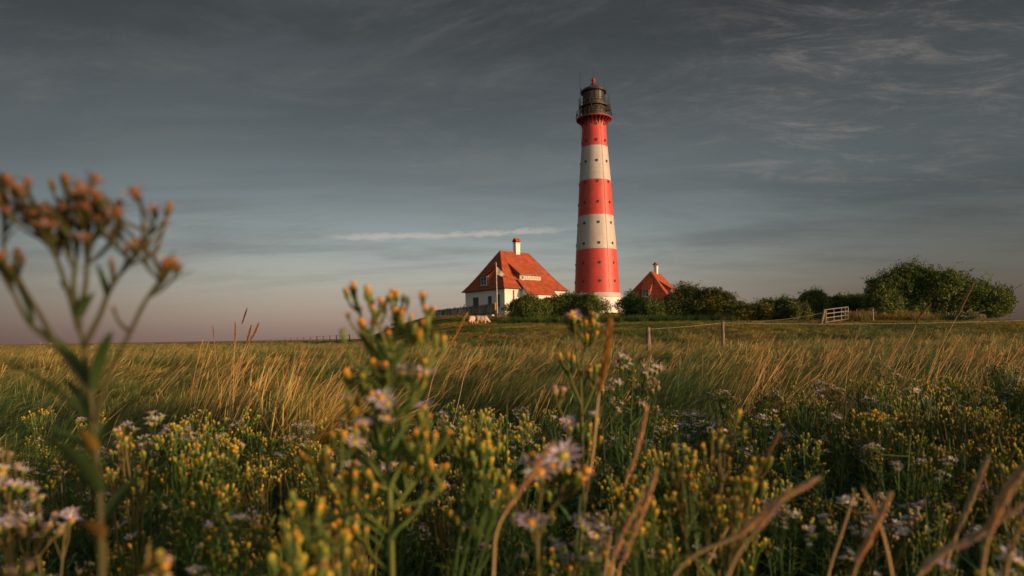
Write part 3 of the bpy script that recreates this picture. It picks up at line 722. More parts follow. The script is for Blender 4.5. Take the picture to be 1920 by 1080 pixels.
def build_flag():
    b = at(932.8, 592, 76); tz = at(931, 494, 76).z; gz = ground(b.x, b.y)
    root = empty('flagpole', (b.x, b.y, gz), label='slim white flagpole standing in front of the house corner', cat='flagpole')
    h = tz - gz
    mb = MB(); mb.tube([(0, 0, -.2), (-.06, 0, h)], [.065, .045], 8); mb.lathe([(.001, h + .16), (.07, h + .1), (.07, h + .04), (.03, h)], 8, c=(-.06, 0)); mb.build('pole', M['white'], root)
    # limp flag
    mb = MB(); nx, nz_ = 12, 8; vs = []
    for i in range(nx + 1):
        for j in range(nz_ + 1):
            u, v = i / nx, j / nz_
            x = .02 + 1.05 * u; z = h - .35 - v * 1.05 * (1 - .45 * u) - .95 * u * (1 - .25 * v) - .15 * u * u
            vs.append((x - .06, .14 * math.sin(u * 9 + v * 2) * u, z))
    mb.add(vs, [(i * (nz_ + 1) + j, (i + 1) * (nz_ + 1) + j, (i + 1) * (nz_ + 1) + j + 1, i * (nz_ + 1) + j + 1) for i in range(nx) for j in range(nz_)])
    o = mb.build('flag', M['cloth'], root, True); o['label'] = 'pale flag hanging limp'
    b = at(929.5, 592, 75); root = empty('warning_post', (b.x, b.y, ground(b.x, b.y)), label='post with yellow upper half and dark foot before the fence end', cat='post')
    h = at(929.5, 567, 75).z - ground(b.x, b.y)
    mb = MB(); mb.box((0, 0, h * .25), (.14, .14, h * .5)); mb.build('post_foot', M['iron'], root)
    mb = MB(); mb.box((0, 0, h * .75 + .002), (.15, .15, h * .5)); mb.build('post_sleeve', M['yellow'], root)
    b = at(943, 597, 76); root = empty('garden_bench', (b.x, b.y, ground(b.x, b.y)), R(10), label='low wooden bench beside the house corner', cat='bench')
    for k in range(3): mb = MB(); mb.box((0, -.15 + .15 * k, .45), (.95, .13, .04)); mb.build('slat', M['post'], root)
    for sx in (-1, 1):
        for sy in (-1, 1): mb = MB(); mb.box((sx * .4, sy * .14, .16), (.06, .06, .54)); mb.build('leg', M['post'], root)
    b = at(961, 596, 72); root = empty('garden_chair', (b.x, b.y, ground(b.x, b.y)), R(-30), label='white garden chair with leaning back against the hedge', cat='chair')
    mb = MB(); mb.box((0, 0, .42), (.5, .5, .06)); mb.build('seat', M['white'], root)
    mb = MB(); mb.tube([(.25, .2, .4), (.6, .25, 1.6)], .05, 5); mb.tube([(.25, -.2, .4), (.6, -.15, 1.6)], .05, 5); mb.build('backrest', M['steel'], root)
    for sx in (-1, 1):
        for sy in (-1, 1): mb = MB(); mb.bar((sx * .2, sy * .2, 0), (sx * .2, sy * .2, .4), .05); mb.build('leg', M['white'], root)
build_flag()

# ------------------------------------------------------------------ field fences, gate, picnic table
def post(name, px, ytop, D, w_, m, label, group=None, lean=(0, 0), cat='post', hb=None):
    t = at(px, ytop, D); gz = ground(t.x, t.y); h = t.z - gz
    mb = MB(); n = 9; prof = []
    pts = [(lean[0] * k / 5, lean[1] * k / 5, -.15 + (h + .15) * k / 5) for k in range(6)]
    mb.tube(pts, [w_ / 2 * random.uniform(.92, 1.08) for _ in range(6)], n)
    o = mb.build(name, m, None, False, (t.x - lean[0], t.y - lean[1], gz)); setp(o, label, cat, group); return t
t1 = post('fence_post', 1215, 614, 21.5, .16, M['post'], 'thick short weathered fence post, leftmost of the wire fence')
t2 = post('fence_post', 1355, 602, 24, .125, M['post'], 'tall bright sunlit fence post carrying the pale wire')
t3 = at(2060, 594, 25)
def sag(mb, a, b, s, r, n=24):
    mb.tube([a.lerp(b, k / n) + Vector((0, 0, -s * 4 * (k / n) * (1 - k / n))) for k in range(n + 1)], r, 5)
mb = MB(); sag(mb, t1 - Vector((0, 0, .06)), t2 - Vector((0, 0, .07)), .02, .005); sag(mb, t2 - Vector((0, 0, .07)), t3, .14, .007)
setp(mb.build('fence_wire', M['wire']), 'pale tape wire strung from the sunlit post to the right edge', 'wire')
for k, (px, yt) in enumerate(((835, 621), (1278.5, 611), (1334, 609), (1390, 607.5), (1447, 606), (830, 622), (985, 617), (1060, 615), (1130, 614))):
    if k == 5: continue
    post('fence_stake', px, yt, 40 - (k % 3), .05, M['darkpost'],
         ['thin dark stake in the turf left of the sheep', 'thin dark stake halfway between the thick and the sunlit fence posts', 'thin dark stake just left of the tall sunlit post', 'thin dark stake just right of the tall sunlit post',
          'thin dark stake second right of the tall sunlit post', '', 'thin dark stake on the turf below the garden chair', 'thin dark stake on the turf below the left hedge', 'thin dark stake on the turf below the lighthouse'][k], 'thin dark stakes along the foot of the mound')
# far row of posts on the left
a = at(655, 627, 100); b = at(484, 637.5, 330)
nps = 15; ORD = 'first second third fourth fifth sixth seventh eighth ninth tenth eleventh twelfth thirteenth fourteenth fifteenth'.split()
lastt = None; tops = []
for k in range(nps):
    u = (k / (nps - 1)) ; D = 1 / ((1 - u) / 100 + u / 330); px = 655 + (484 - 655) * u; py = 627 + (637.0 - 627) * u
    t = at(px, py, D); tops.append(t); gz = ground(t.x, t.y) - .1
    mb = MB(); mb.tube([(0, 0, 0), (0, 0, t.z - gz)], .09, 5)
    setp(mb.build('field_fence_post', M['darkpost'], None, loc=(t.x, t.y, gz)), ORD[k] + ' post from the mound end in the far field fence on the left', 'post', 'row of far field fence posts')
mb = MB(); mb.tube([p - Vector((0, 0, .1)) for p in tops], .02, 4); setp(mb.build('field_fence_wire', M['dwire']), 'wire along the far row of posts left of the mound', 'wire')

def build_gate():
    D0, D1 = 46.0, 49.0
    a = at(1549, 604, D0); b = at(1590, 598, D1); a.z = max(a.z, ground(a.x, a.y) + .05)
    at_, bt = at(1549, 580.5, D0), at(1590, 575.5, D1)
    root = empty('field_gate', (a.x, a.y, ground(a.x, a.y)), label='pale metal field gate with square bars beside the leaning post', cat='gate')
    o = Vector(root.location); a, b, at_, bt = a - o, b - o, at_ - o, bt - o
    for k in range(4):
        mb = MB(); t = k / 3; mb.tube([a.lerp(at_, t), b.lerp(bt, t)], .032, 6); mb.build('rail', M['steel'], root)
    for t in (0, .34, .68, .86, 1.0):
        mb = MB(); mb.tube([a.lerp(b, t), at_.lerp(bt, t)], .034, 6); mb.build('upright', M['steel'], root)
build_gate()
post('gate_post', 1545.5, 579, 45.8, .17, M['darkpost'], 'upright dark gate post at the left side of the field gate')
tp = at(1546, 581, 45.4); bp_ = at(1539, 607, 45.0); gz = ground(bp_.x, bp_.y)
mb = MB(); mb.tube([(0, 0, -.1), (tp.x - bp_.x, tp.y - bp_.y, tp.z - gz)], .09, 8); setp(mb.build('brace_post', M['post'], None, loc=(bp_.x, bp_.y, gz)), 'pale post leaning as a brace against the gate post', 'post')
mb = MB(); sag(mb, at(1410, 603, 40), at(1545, 586, 45.5), .12, .012); setp(mb.build('fence_wire', M['dwire']), 'thin wire climbing from the stakes to the gate post', 'wire')
post('fence_post', 1636.5, 579, 50, .12, M['steel'], 'small pale post in the turf right of the gate')
b = at(1916, 611, 84); root = empty('picnic_table', (b.x, b.y, ground(b.x, b.y)), R(4), label='dark wooden picnic table low against the horizon at the right edge', cat='table')
zt = at(1900, 605.8, 84).z - root.location.z
for k in range(3): mb = MB(); mb.box((0, -.3 + .3 * k, zt), (3.3, .27, .09)); mb.build('plank', M['darkpost'], root)
for sx in (-1.5, -1.0, 1.0, 1.5):
    mb = MB(); mb.box((sx, 0, zt / 2 - .07), (.12, .5, zt + .05)); mb.build('leg', M['darkpost'], root)
mb = MB(); mb.box((0, -.8, zt * .5), (3.1, .25, .07)); mb.build('seat', M['darkpost'], root)
# white speck on the left horizon
q = at(97.5, 650, 900); mb = MB(); mb.box((0, 0, 1.2), (4.5, 3, 2.6)); mb.add([(-2.4, -1.7, 2.5), (2.4, -1.7, 2.5), (2.4, 1.7, 2.5), (-2.4, 1.7, 2.5), (-2.4, 0, 3.4), (2.4, 0, 3.4)], [(0, 1, 5, 4), (2, 3, 4, 5), (0, 4, 3), (1, 2, 5)])
setp(mb.build('field_hut', M['white'], None, loc=(q.x, q.y, ground(q.x, q.y) - .3)), 'tiny white hut on the far left horizon', 'hut')

# ------------------------------------------------------------------ sheep
def build_sheep():
    bm = bmesh.new()
    def blob(c, s, sub=3):
        r = bmesh.ops.create_icosphere(bm, subdivisions=sub, radius=1)
        for v in r['verts']: v.co = Vector((v.co.x * s[0] + c[0], v.co.y * s[1] + c[1], v.co.z * s[2] + c[2]))
    def limb(a, b, r0, r1):
        a, b = Vector(a), Vector(b); r = bmesh.ops.create_cone(bm, segments=10, radius1=r0, radius2=r1, depth=(b - a).length, cap_ends=True)
        q = (b - a).to_track_quat('Z', 'Y').to_matrix()
        for v in r['verts']: v.co = q @ v.co + (a + b) / 2
    blob((0, 0, .62), (.46, .24, .25)); blob((-.28, 0, .64), (.25, .25, .26)); blob((.28, 0, .62), (.24, .22, .24)); blob((0, 0, .55), (.36, .23, .20))
    limb((.38, 0, .62), (.62, 0, .36), .15, .10); blob((.60, 0, .38), (.11, .10, .12), 2); limb((.60, 0, .38), (.74, 0, .17), .085, .05); blob((.73, 0, .18), (.055, .05, .06), 2)
    for s in (-1, 1):
        blob((.54, s * .12, .42), (.03, .08, .03), 2)
        limb((.28, s * .12, .5), (.29, s * .12, .25), .075, .045); limb((.29, s * .12, .27), (.28, s * .12, 0), .042, .035)
        limb((-.33, s * .12, .55), (-.38, s * .12, .27), .10, .045); limb((-.38, s * .12, .29), (-.34, s * .12, 0), .042, .035)
    limb((-.50, 0, .62), (-.55, 0, .42), .05, .04)
    me = bpy.data.meshes.new('sheep'); bm.to_mesh(me); bm.free()
    tmp = bpy.data.objects.new('tmp_sheep', me); C.objects.link(tmp)
    md = tmp.modifiers.new('r', 'REMESH'); md.mode = 'VOXEL'; md.voxel_size = .022
    dg = bpy.context.evaluated_depsgraph_get(); me2 = bpy.data.meshes.new_from_object(tmp.evaluated_get(dg))
    bpy.data.objects.remove(tmp)
    me2.materials.clear(); me2.materials.append(M['wool']); me2.materials.append(M['face'])
    for v in me2.vertices:
        c = v.co
        if c.z > .3 and c.x < .56:
            n = mnoise.noise(c * 14) * .022 + mnoise.noise(c * 5) * .02; v.co = c + v.normal * n
    for p in me2.polygons:
        c = p.center; p.use_smooth = True; p.material_index = 1 if (c.x > .60 and c.z < .36) or c.z < .26 or (abs(c.y) > .13 and c.x > .5) else 0
    return me2
sme = build_sheep(); sme.name = 'sheep'
for (px, py, D, rz, sc, lab) in ((904, 623, 52.5, -8, 1.0, 'woolly sheep grazing side-on with dark head down to the right'), (885, 621.5, 54.5, -105, 1.0, 'sheep seen end-on just left of the grazing sheep'), (739, 624, 92, 20, .85, 'distant pale sheep on the skyline of the slope behind the tall buds')):
    q = at(px, py, D); o = bpy.data.objects.new('sheep', sme); C.objects.link(o); o.location = (q.x, q.y, ground(q.x, q.y) + .05); o.rotation_euler = (0, 0, R(rz)); o.scale = (sc * 1.06,) * 3
    setp(o, lab, 'sheep', 'sheep grazing on the mound')

# ------------------------------------------------------------------ bushes and trees
def foliage(name, lobes, n, leaf, pal, root, shoots=0, shoot_len=.8, m=None, lump=.28, freq=1.6, inner=.22, base_z=0.0, elong=2.0, shoot_cols=None, droop=0):
    rng = np.random.RandomState(abs(hash(name + str(n))) % 9999 if False else (n * 7 + len(lobes)) % 9999)
    lob = np.array([[*c, *r] for c, r in lobes], float); vol = (lob[:, 3] * lob[:, 4] * lob[:, 5]) ** .75; pk = rng.choice(len(lob), n, p=vol / vol.sum())
    d = rng.normal(size=(n, 3)); d[:, 2] = np.where(rng.rand(n) < .35, np.abs(d[:, 2]), d[:, 2]); d /= np.linalg.norm(d, axis=1)[:, None]
    rr = np.where(rng.rand(n) < inner, rng.uniform(.3, .75, n), rng.uniform(.74, 1.02, n))
    lumpv = np.array([mnoise.noise(Vector((a[0] * freq + b * 3.1, a[1] * freq, a[2] * freq + b))) + .5 * mnoise.noise(Vector((a[0] * freq * 2.7, a[1] * freq * 2.7 + b, a[2] * freq * 2.7))) for a, b in zip(d, pk)])
    rr = rr * (1 + lump * lumpv)
    P = lob[pk, :3] + d * lob[pk, 3:] * rr[:, None]
    O = d.copy(); cl = np.array([pal[i] for i in rng.choice(len(pal), n)])
    extra_P, extra_O, extra_c = [], [], []
    tw = MB()
    for k in range(shoots):
        i = rng.randint(len(lob)); dd = rng.normal(size=3); dd[2] = abs(dd[2]) * 1.3 + .5; dd /= np.linalg.norm(dd)
        p0 = lob[i, :3] + dd * lob[i, 3:] * .85; up = dd * .5 + np.array([rng.normal() * .25, rng.normal() * .25, .8]); up /= np.linalg.norm(up)
        L = shoot_len * rng.uniform(.5, 1.2); bend = np.array([rng.normal() * .3, rng.normal() * .3, -droop])
        pts = [p0 + up * L * t + bend * L * t * t for t in np.linspace(0, 1, 5)]
        tw.tube(pts, [.02, .016, .012, .009, .005], 4, cap=False)
        nl = int(16 * L / leaf * .10) + 6
        for t in rng.uniform(.1, 1.0, nl):
            q = p0 + up * L * t + bend * L * t * t; extra_P.append(q + rng.normal(size=3) * leaf * .5); o = rng.normal(size=3); o[2] += .4; extra_O.append(o / np.linalg.norm(o)); extra_c.append((shoot_cols or pal)[rng.randint(len(shoot_cols or pal))])
    if extra_P: P = np.vstack([P, extra_P]); O = np.vstack([O, extra_O]); cl = np.vstack([cl, extra_c])
    keep = P[:, 2] > base_z; P, O, cl = P[keep], O[keep], cl[keep]; n = len(P)
    A = O * .55 + rng.normal(size=(n, 3)) * .65; A /= np.linalg.norm(A, axis=1)[:, None]
    B = np.cross(A, rng.normal(size=(n, 3))); B /= np.linalg.norm(B, axis=1)[:, None]
    s = leaf * rng.uniform(.6, 1.35, n)[:, None]
    V = np.stack([P - A * s * .5, P + B * s * .5 / elong, P + A * s * .5, P - B * s * .5 / elong], 1).reshape(-1, 3)
    F = np.arange(4 * n).reshape(-1, 4); cc = np.repeat(cl * rng.uniform(.8, 1.2, n)[:, None], 4, 0)
    o = npmesh('crown', V, F, cc, m or M['crown'], root)
    if shoots: setp(tw.build('twigs', M['bark'], root), kind='stuff')
    return o
G_DARK = [(.050, .088, .026), (.064, .104, .030), (.080, .118, .034), (.100, .124, .036)]
G_MID = [(.050, .085, .020), (.070, .105, .026), (.090, .120, .030), (.120, .130, .034)]
G_OLIVE = [(.070, .080, .022), (.100, .098, .026), (.130, .110, .030), (.060, .075, .020)]
G_RUST = [(.060, .075, .022), (.110, .088, .028), (.135, .085, .030), (.050, .075, .022), (.085, .085, .026)]
def bush(px, ytop, hw, D, pal, label, name='bush', n=9000, leaf=.11, shoots=30, sl=.7, droop=.2, scol=None, depth=1.8, cat='bush', seed=1, nl=6, lump=.28):
    random.seed(seed * 13 + int(px)); b = at(px, 600, D); gz = ground(b.x, b.y); top = at(px, ytop, D).z - gz; w_ = hw / FPX * D
    root = empty(name, (b.x, b.y, gz), label=label, cat=cat, group='bushes and trees of the hedge')
    lobes = []
    for k in range(nl):
        x = w_ * random.uniform(-.7, .7); y = random.uniform(-.5, .5) * depth; e = 1 - .30 * (x / w_) ** 2
        h = top * e * random.uniform(.86, 1.06); rz = h * .52
        lobes.append(((x, y, h - rz * .98), (w_ * random.uniform(.42, .62), depth * random.uniform(.5, .7), rz)))
    lobes.append(((0, 0, top * .42), (w_ * 1.12, depth * .8, top * .48)))
    foliage(name, lobes, int(n * 2.0), leaf * 1.45, pal, root, shoots, sl, droop=droop, shoot_cols=scol, lump=lump)
    mb = MB()
    for k in range(7):
        a = random.uniform(0, 6.28); c = random.choice(lobes)[0]
        mb.tube([(.25 * math.cos(a), .25 * math.sin(a), -.1), (c[0] * .4, c[1] * .4, c[2] * .5), c], [.06, .045, .02], 5)
    mb.build('stems', M['bark'], root)
    return root
bush(988, 553, 40, 64, G_MID, 'leafy green hedge bush beside the white house corner', seed=2, n=11000)
bush(1052, 548, 48, 65, G_DARK + G_MID, 'broad dark hedge bush between the house and the lighthouse foot', seed=3, n=13000)
bush(1110, 553, 32, 64, G_DARK + G_MID, 'dark hedge bush right under the red and white tower', seed=4, n=11000)
bush(1186, 549, 30, 66, G_DARK, 'loose twiggy bush right of the tower base with sprigs against the sky', seed=5, n=7500, shoots=46, sl=1.0)
bush(1226, 560, 34, 63, G_DARK, 'low dark bush in front of the small red roofed house', seed=6, n=9000)
bush(1288, 538, 40, 63, G_DARK + G_RUST[:2], 'tall bush with wispy sprays right of the small house', seed=7, n=11000, shoots=120, sl=1.1, droop=.15, scol=G_RUST)
bush(1336, 541, 36, 62, G_RUST + G_MID, 'rusty brown arching bush catching the sun in the hedge', seed=8, n=11000, shoots=150, sl=1.2, droop=.6, scol=G_RUST)
bush(1386, 566, 34, 62, G_MID + G_RUST[:1], 'low rounded bush right of the rusty arching one', seed=9, n=8000)
bush(1412, 571, 34, 58, G_OLIVE, 'yellow green sunlit bush low in front of the hedge', seed=10, n=8000, shoots=60, sl=.6, scol=G_OLIVE)
bush(1440, 561, 34, 68, G_DARK, 'dark thin-topped bush behind the yellow green one', seed=11, n=8000)
bush(1474, 557, 26, 66, G_DARK, 'narrow dark bush left of the small hawthorn', seed=12, n=7000)
bush(1492, 573, 26, 57, G_OLIVE + G_MID, 'feathery olive bush in front of the small hawthorn', seed=13, n=7000, shoots=70, sl=.7, scol=G_OLIVE)
bush(1526, 544, 27, 62, G_DARK + G_RUST[:2], 'small hawthorn tree with ragged top left of the gate', 'small_tree', seed=14, n=10000, shoots=50, sl=.9, cat='tree')
bush(1574, 552, 34, 64, G_DARK + G_MID, 'dark bush behind the metal gate', seed=15, n=9000, shoots=40)
bush(1608, 551, 28, 62, G_MID + G_OLIVE[:1], 'olive green bush between the gate and the big tree', seed=16, n=8000, shoots=40)
bush(1806, 586, 22, 50, [(.20, .18, .13), (.28, .25, .19), (.09, .10, .04)], 'small pale seed-headed shrub under the right side of the big tree', 'shrub', seed=17, n=2600, leaf=.07, shoots=40, sl=.4)
def big_tree():
    D = 56.0; b = at(1762, 600, D); gz = ground(b.x, b.y)
    root = empty('wind_shaped_tree', (b.x, b.y, gz), label='big wind-swept bushy tree leaning to the right edge of the hedge', cat='tree', group='bushes and trees of the hedge')
    S = D / FPX; lobes = []
    for px, py, rx, rz in ((1640, 565, 34, 36), (1652, 540, 26, 30), (1680, 530, 34, 34), (1716, 516, 36, 30), (1712, 560, 44, 40), (1752, 530, 38, 32), (1765, 565, 44, 34), (1790, 530, 34, 26), (1805, 555, 42, 34),
                           (1825, 540, 34, 24), (1848, 560, 30, 26), (1868, 556, 22, 18), (1860, 575, 22, 13), (1835, 578, 26, 14), (1700, 585, 40, 22), (1660, 585, 30, 20), (1750, 588, 40, 18), (1784, 586, 26, 16), (1720, 504, 14, 14), (1884, 552, 10, 9), (1690, 512, 18, 14)):
        p = at(px - (px - 1740) * .03, py + 9, D); y = random.uniform(-1.1, 1.1)
        lobes.append(((p.x - b.x, y, p.z - gz), (rx * S * .98, random.uniform(1.3, 2.1) if rx > 20 else .6, rz * S * .95)))
    foliage('tree', lobes, 105000, .19, G_DARK + G_MID + G_MID, root, 420, .95, droop=0.0, freq=2.2, lump=.36, elong=2.2)
    mb = MB(); random.seed(5)
    for px, py in ((1650, 560), (1690, 540), (1720, 530), (1760, 540), (1800, 545), (1840, 560), (1865, 565), (1740, 570), (1815, 575)):
        p = at(px, py, D); y = random.uniform(-1, 1); e = Vector((p.x - b.x, y, p.z - gz)); s = Vector((e.x * .35 + random.uniform(-.3, .3), y * .2, -.2))
        mid = s.lerp(e, .5) + Vector((-.25 * e.x * .3, 0, .2)); mb.tube([s, s.lerp(mid, .5), mid, mid.lerp(e, .5) + Vector((0, 0, .15)), e], [.16, .13, .10, .06, .03], 7)
    mb.build('trunk', M['bark'], root)
big_tree()
def verge():
    clump = [grass_clump('tuft_blades', 90, .35, .85, .35, .016, .55, M['grass'], .72, 4, .5, None, (.46, .25, .085)) for _ in range(3)]
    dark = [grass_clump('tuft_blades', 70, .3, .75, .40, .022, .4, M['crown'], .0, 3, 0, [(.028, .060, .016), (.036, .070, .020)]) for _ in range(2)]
    pts, rots, scl, idx = [], [], [], []
    def put(px, D, s, k, n, sx, sd_):
        for _ in range(n):
            q = at(px + random.gauss(0, sx), 600, D + random.gauss(0, sd_)); pts.append((q.x, q.y, ground(q.x, q.y) - .02)); rots.append((random.gauss(0, .1), random.gauss(.15, .1), random.gauss(.2, .5)))
            z = s * random.uniform(.7, 1.25); scl.append((z, z, z)); idx.append(random.choice(k))
    put(1612, 51, 1.25, [0, 1, 2], 34, 13, 1.0); put(1650, 52.5, .7, [0, 1, 2], 30, 30, 1); put(1690, 52, 1.15, [0, 1, 2], 34, 22, 1); put(1730, 50, .8, [0, 1, 2], 22, 22, 1)
    put(1560, 47.5, .55, [0, 1, 2], 16, 30, 1.0); put(1360, 58, 1.2, [0, 1, 2, 3], 16, 22, 1)
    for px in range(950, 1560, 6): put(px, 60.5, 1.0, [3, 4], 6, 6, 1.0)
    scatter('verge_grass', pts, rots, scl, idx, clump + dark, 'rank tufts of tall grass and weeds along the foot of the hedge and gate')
verge()

# ------------------------------------------------------------------ sea asters
LIL = [(.72, .60, .70), (.80, .72, .76), (.76, .62, .64), (.66, .56, .70)]
YEL = [(.72, .44, .035), (.70, .48, .045), (.68, .32, .030), (.46, .40, .050), (.28, .28, .045)]
GRN = [(.11, .19, .034), (.15, .21, .036), (.09, .16, .034)]
def head(mb, p, d, s, kind, hi=False):
    """one flower head at p pointing along d; s = head width in metres"""
    d = Vector(d).normalized(); a = d.orthogonal().normalized(); b = d.cross(a); p = Vector(p); n = 8 if hi else 5
    g = random.choice(GRN); y = random.choice(YEL)
    if kind == 'bud': prof = [(.10, -.25), (.30, .05), (.37, .45), (.33, 1.0), (.36, 1.30), (.24, 1.55), (.02, 1.60)]; cols = [g, g, g, tuple(g[i] * .6 + y[i] * .4 for i in range(3)), y, y, y]
    elif kind == 'rust': r_ = (.22, .075, .03); prof = [(.10, -.25), (.30, .05), (.37, .45), (.34, .95), (.38, 1.2), (.22, 1.42), (.02, 1.45)]; cols = [g, g, g, r_, y, y, r_]
    elif kind == 'faded': f = (.34, .24, .15); prof = [(.12, -.15), (.42, .05), (.48, .5), (.55, .9), (.62, 1.2), (.35, 1.45), (.02, 1.5)]; cols = [g, g, (.16, .12, .05), f, f, f, f]
    else: prof = [(.12, -.15), (.44, .05), (.50, .45), (.50, .8), (.46, .95), (.26, 1.12), (.02, 1.18)]; cols = [g, g, g, tuple(g[i] * .4 + y[i] * .6 for i in range(3)), y, y, y]
    if not hi: prof = prof[::2] if len(prof) > 5 else prof; cols = cols[::2]
    vs, cc = [], []
    for (r, z), c in zip(prof, cols):
        for j in range(n):
            th = 6.2832 * j / n; jr = r * s * (1 + (.10 * math.sin(j * 2.4 + z * 9) if hi else 0)); vs.append(p + a * (math.cos(th) * jr) + b * (math.sin(th) * jr) + d * (z * s)); cc.append(c)
    mb.add(vs, [(i * n + j, i * n + (j + 1) % n, (i + 1) * n + (j + 1) % n, (i + 1) * n + j) for i in range(len(prof) - 1) for j in range(n)], cc)
    if kind in ('open', 'faded', 'rust'):
        k = {'open': random.randint(11, 16) if hi else random.randint(7, 9), 'faded': 8 if hi else 5, 'rust': random.randint(3, 7) if not TONE[0] else random.randint(8, 13)}[kind]; lc = random.choice(LIL)
        if kind == 'rust': lc = random.choice([(.50, .22, .05), (.45, .16, .06), (.52, .30, .24), (.56, .28, .04)])
        if kind == 'faded': lc = (.42, .34, .28)
        for j in range(k):
            th = 6.2832 * (j + random.uniform(-.3, .3)) / k; o = a * math.cos(th) + b * math.sin(th); t = d.cross(o)
            if TONE[0]: lc = random.choice([(.46, .26, .22), (.40, .20, .14), (.50, .34, .32)])
            L = s * random.uniform(.7, 1.25) * {'open': 1.25 if not TONE[0] else .75, 'faded': .5, 'rust': .55 if not TONE[0] else .85}[kind]; w_ = s * (.10 if TONE[0] else .13 if hi else .2); up = random.uniform(.25, .65) if kind != 'faded' else 1.0
            q0 = p + d * (s * .85) + o * (s * .40); q1 = q0 + o * (L * .55) + d * (L * .55 * up); q2 = q0 + o * L + d * (L * up * .7)
            c = tuple(x * random.uniform(.85, 1.15) for x in lc)
            mb.add([q0 - t * w_ * .5, q0 + t * w_ * .5, q1 + t * w_, q1 - t * w_, q2], [(0, 1, 2, 3), (3, 2, 4)], c)
def leaf(mb, p, d, L, w_, curl=.25, col=None, seg=4):
    d = Vector(d).normalized(); p = Vector(p); side = d.cross(Vector((0, 0, 1)))
    side = side.normalized() if side.length > .05 else Vector((1, 0, 0)); nrm = side.cross(d); col = col or random.choice([(.065, .150, .034), (.085, .175, .042), (.080, .145, .046), (.115, .165, .044)])
    vs = []
    for i in range(seg + 1):
        t = i / seg; q = p + d * (L * t) - nrm * (curl * L * t * t) ; ww = w_ * (math.sin(math.pi * min(1, .12 + t * .88)) ** .7) * .5 + w_ * .04
        vs += [q - side * ww + nrm * ww * .45, q, q + side * ww + nrm * ww * .45]
    fs = []
    for i in range(seg): fs += [(3 * i, 3 * i + 1, 3 * i + 4, 3 * i + 3), (3 * i + 1, 3 * i + 2, 3 * i + 5, 3 * i + 4)]
    mb.add(vs, fs, col)
def aster(seed, H=.65, spread=.07, nbr=9, mix=('bud',), per=5, hs=.0074, leaves=38, hi=False, flat=.85):
    random.seed(seed); st, lf, hd = MB(), MB(), MB()
    sc = random.choice([(.080, .140, .030), (.130, .110, .036), (.070, .130, .030)])
    lean = Vector((random.gauss(.02, .03), random.gauss(0, .03), 0))
    def ax(t): return Vector((0, 0, H * t)) + lean * t * t + Vector((.006 * math.sin(t * 9 + seed), .006 * math.cos(t * 7 + seed), 0))
    st.tube([ax(t) for t in np.linspace(0, .96, 7)], list(np.linspace(.0038, .0016, 7)), 5, sc)
    ends = []
    for k in range(nbr):
        t0 = .42 + .5 * k / nbr + random.uniform(-.03, .03); a = k * 2.4 + random.uniform(-.4, .4); p0 = ax(min(t0, .94)); rr = spread * random.uniform(.35, 1.0)
        zt = H * (flat + (1 - flat) * random.random()) * (1 - .10 * rr / spread) ; e = ax(.9) + Vector((rr * math.cos(a), rr * math.sin(a), 0)); e.z = max(zt, p0.z + .03)
        mid = p0.lerp(e, .45) + Vector((math.cos(a), math.sin(a), 0)) * rr * .22 - Vector((0, 0, .01)); st.tube([p0, mid, e - Vector((0, 0, .012))], [.0018, .0015, .0011], 4, sc, False)
        leaf(lf, p0.lerp(mid, .3), Vector((math.cos(a), math.sin(a), 1.3)), random.uniform(.02, .035), .004, seg=2)
        knd = random.choice(mix)
        for j in range(per + random.randint(-1, 1)):
            b = random.uniform(0, 6.28); r2 = random.uniform(.002, .015); s_ = mid.lerp(e, random.uniform(.4, .9)); q = e + Vector((r2 * math.cos(b), r2 * math.sin(b), random.uniform(-.018, .006)))
            st.tube([s_, s_.lerp(q, .5) + Vector((r2 * .5 * math.cos(b), r2 * .5 * math.sin(b), 0)), q], [.0010, .0009, .0009], 3, sc, False)
            kk = knd if random.random() < .75 else random.choice(mix)
            head(hd, q, Vector((math.cos(b) * .35, math.sin(b) * .35, 1)), hs * random.uniform(.5, 1.2), kk, hi)
    for k in range(leaves):
        t = .08 + .72 * k / leaves; a = k * 2.4; L = (.075 * (1 - t) + .028) * random.uniform(.8, 1.2)
        leaf(lf, ax(t), Vector((math.cos(a), math.sin(a), random.uniform(.7, 1.5))), L, L * .13, random.uniform(.1, .5), seg=3)
    return st, lf, hd
TONE = ['']
KINDS = dict(
    yellow=('bud', 'bud', 'bud', 'rust'), gold=('bud',), mixed=('bud', 'rust', 'open'), lilac=('open', 'open', 'bud'), pale=('open', 'faded', 'open'), orange=('rust', 'bud', 'rust'), brown=('faded', 'rust', 'faded'))
def proto_plant(seed, kind, **kw):
    st, lf, hd = aster(seed, mix=KINDS[kind], **kw)
    mb = MB()
    for s in (st, lf, hd): mb.add(s.v, s.f, list(s.c))
    return mb.build('aster_proto', M['plant'], vc=True, link=False)
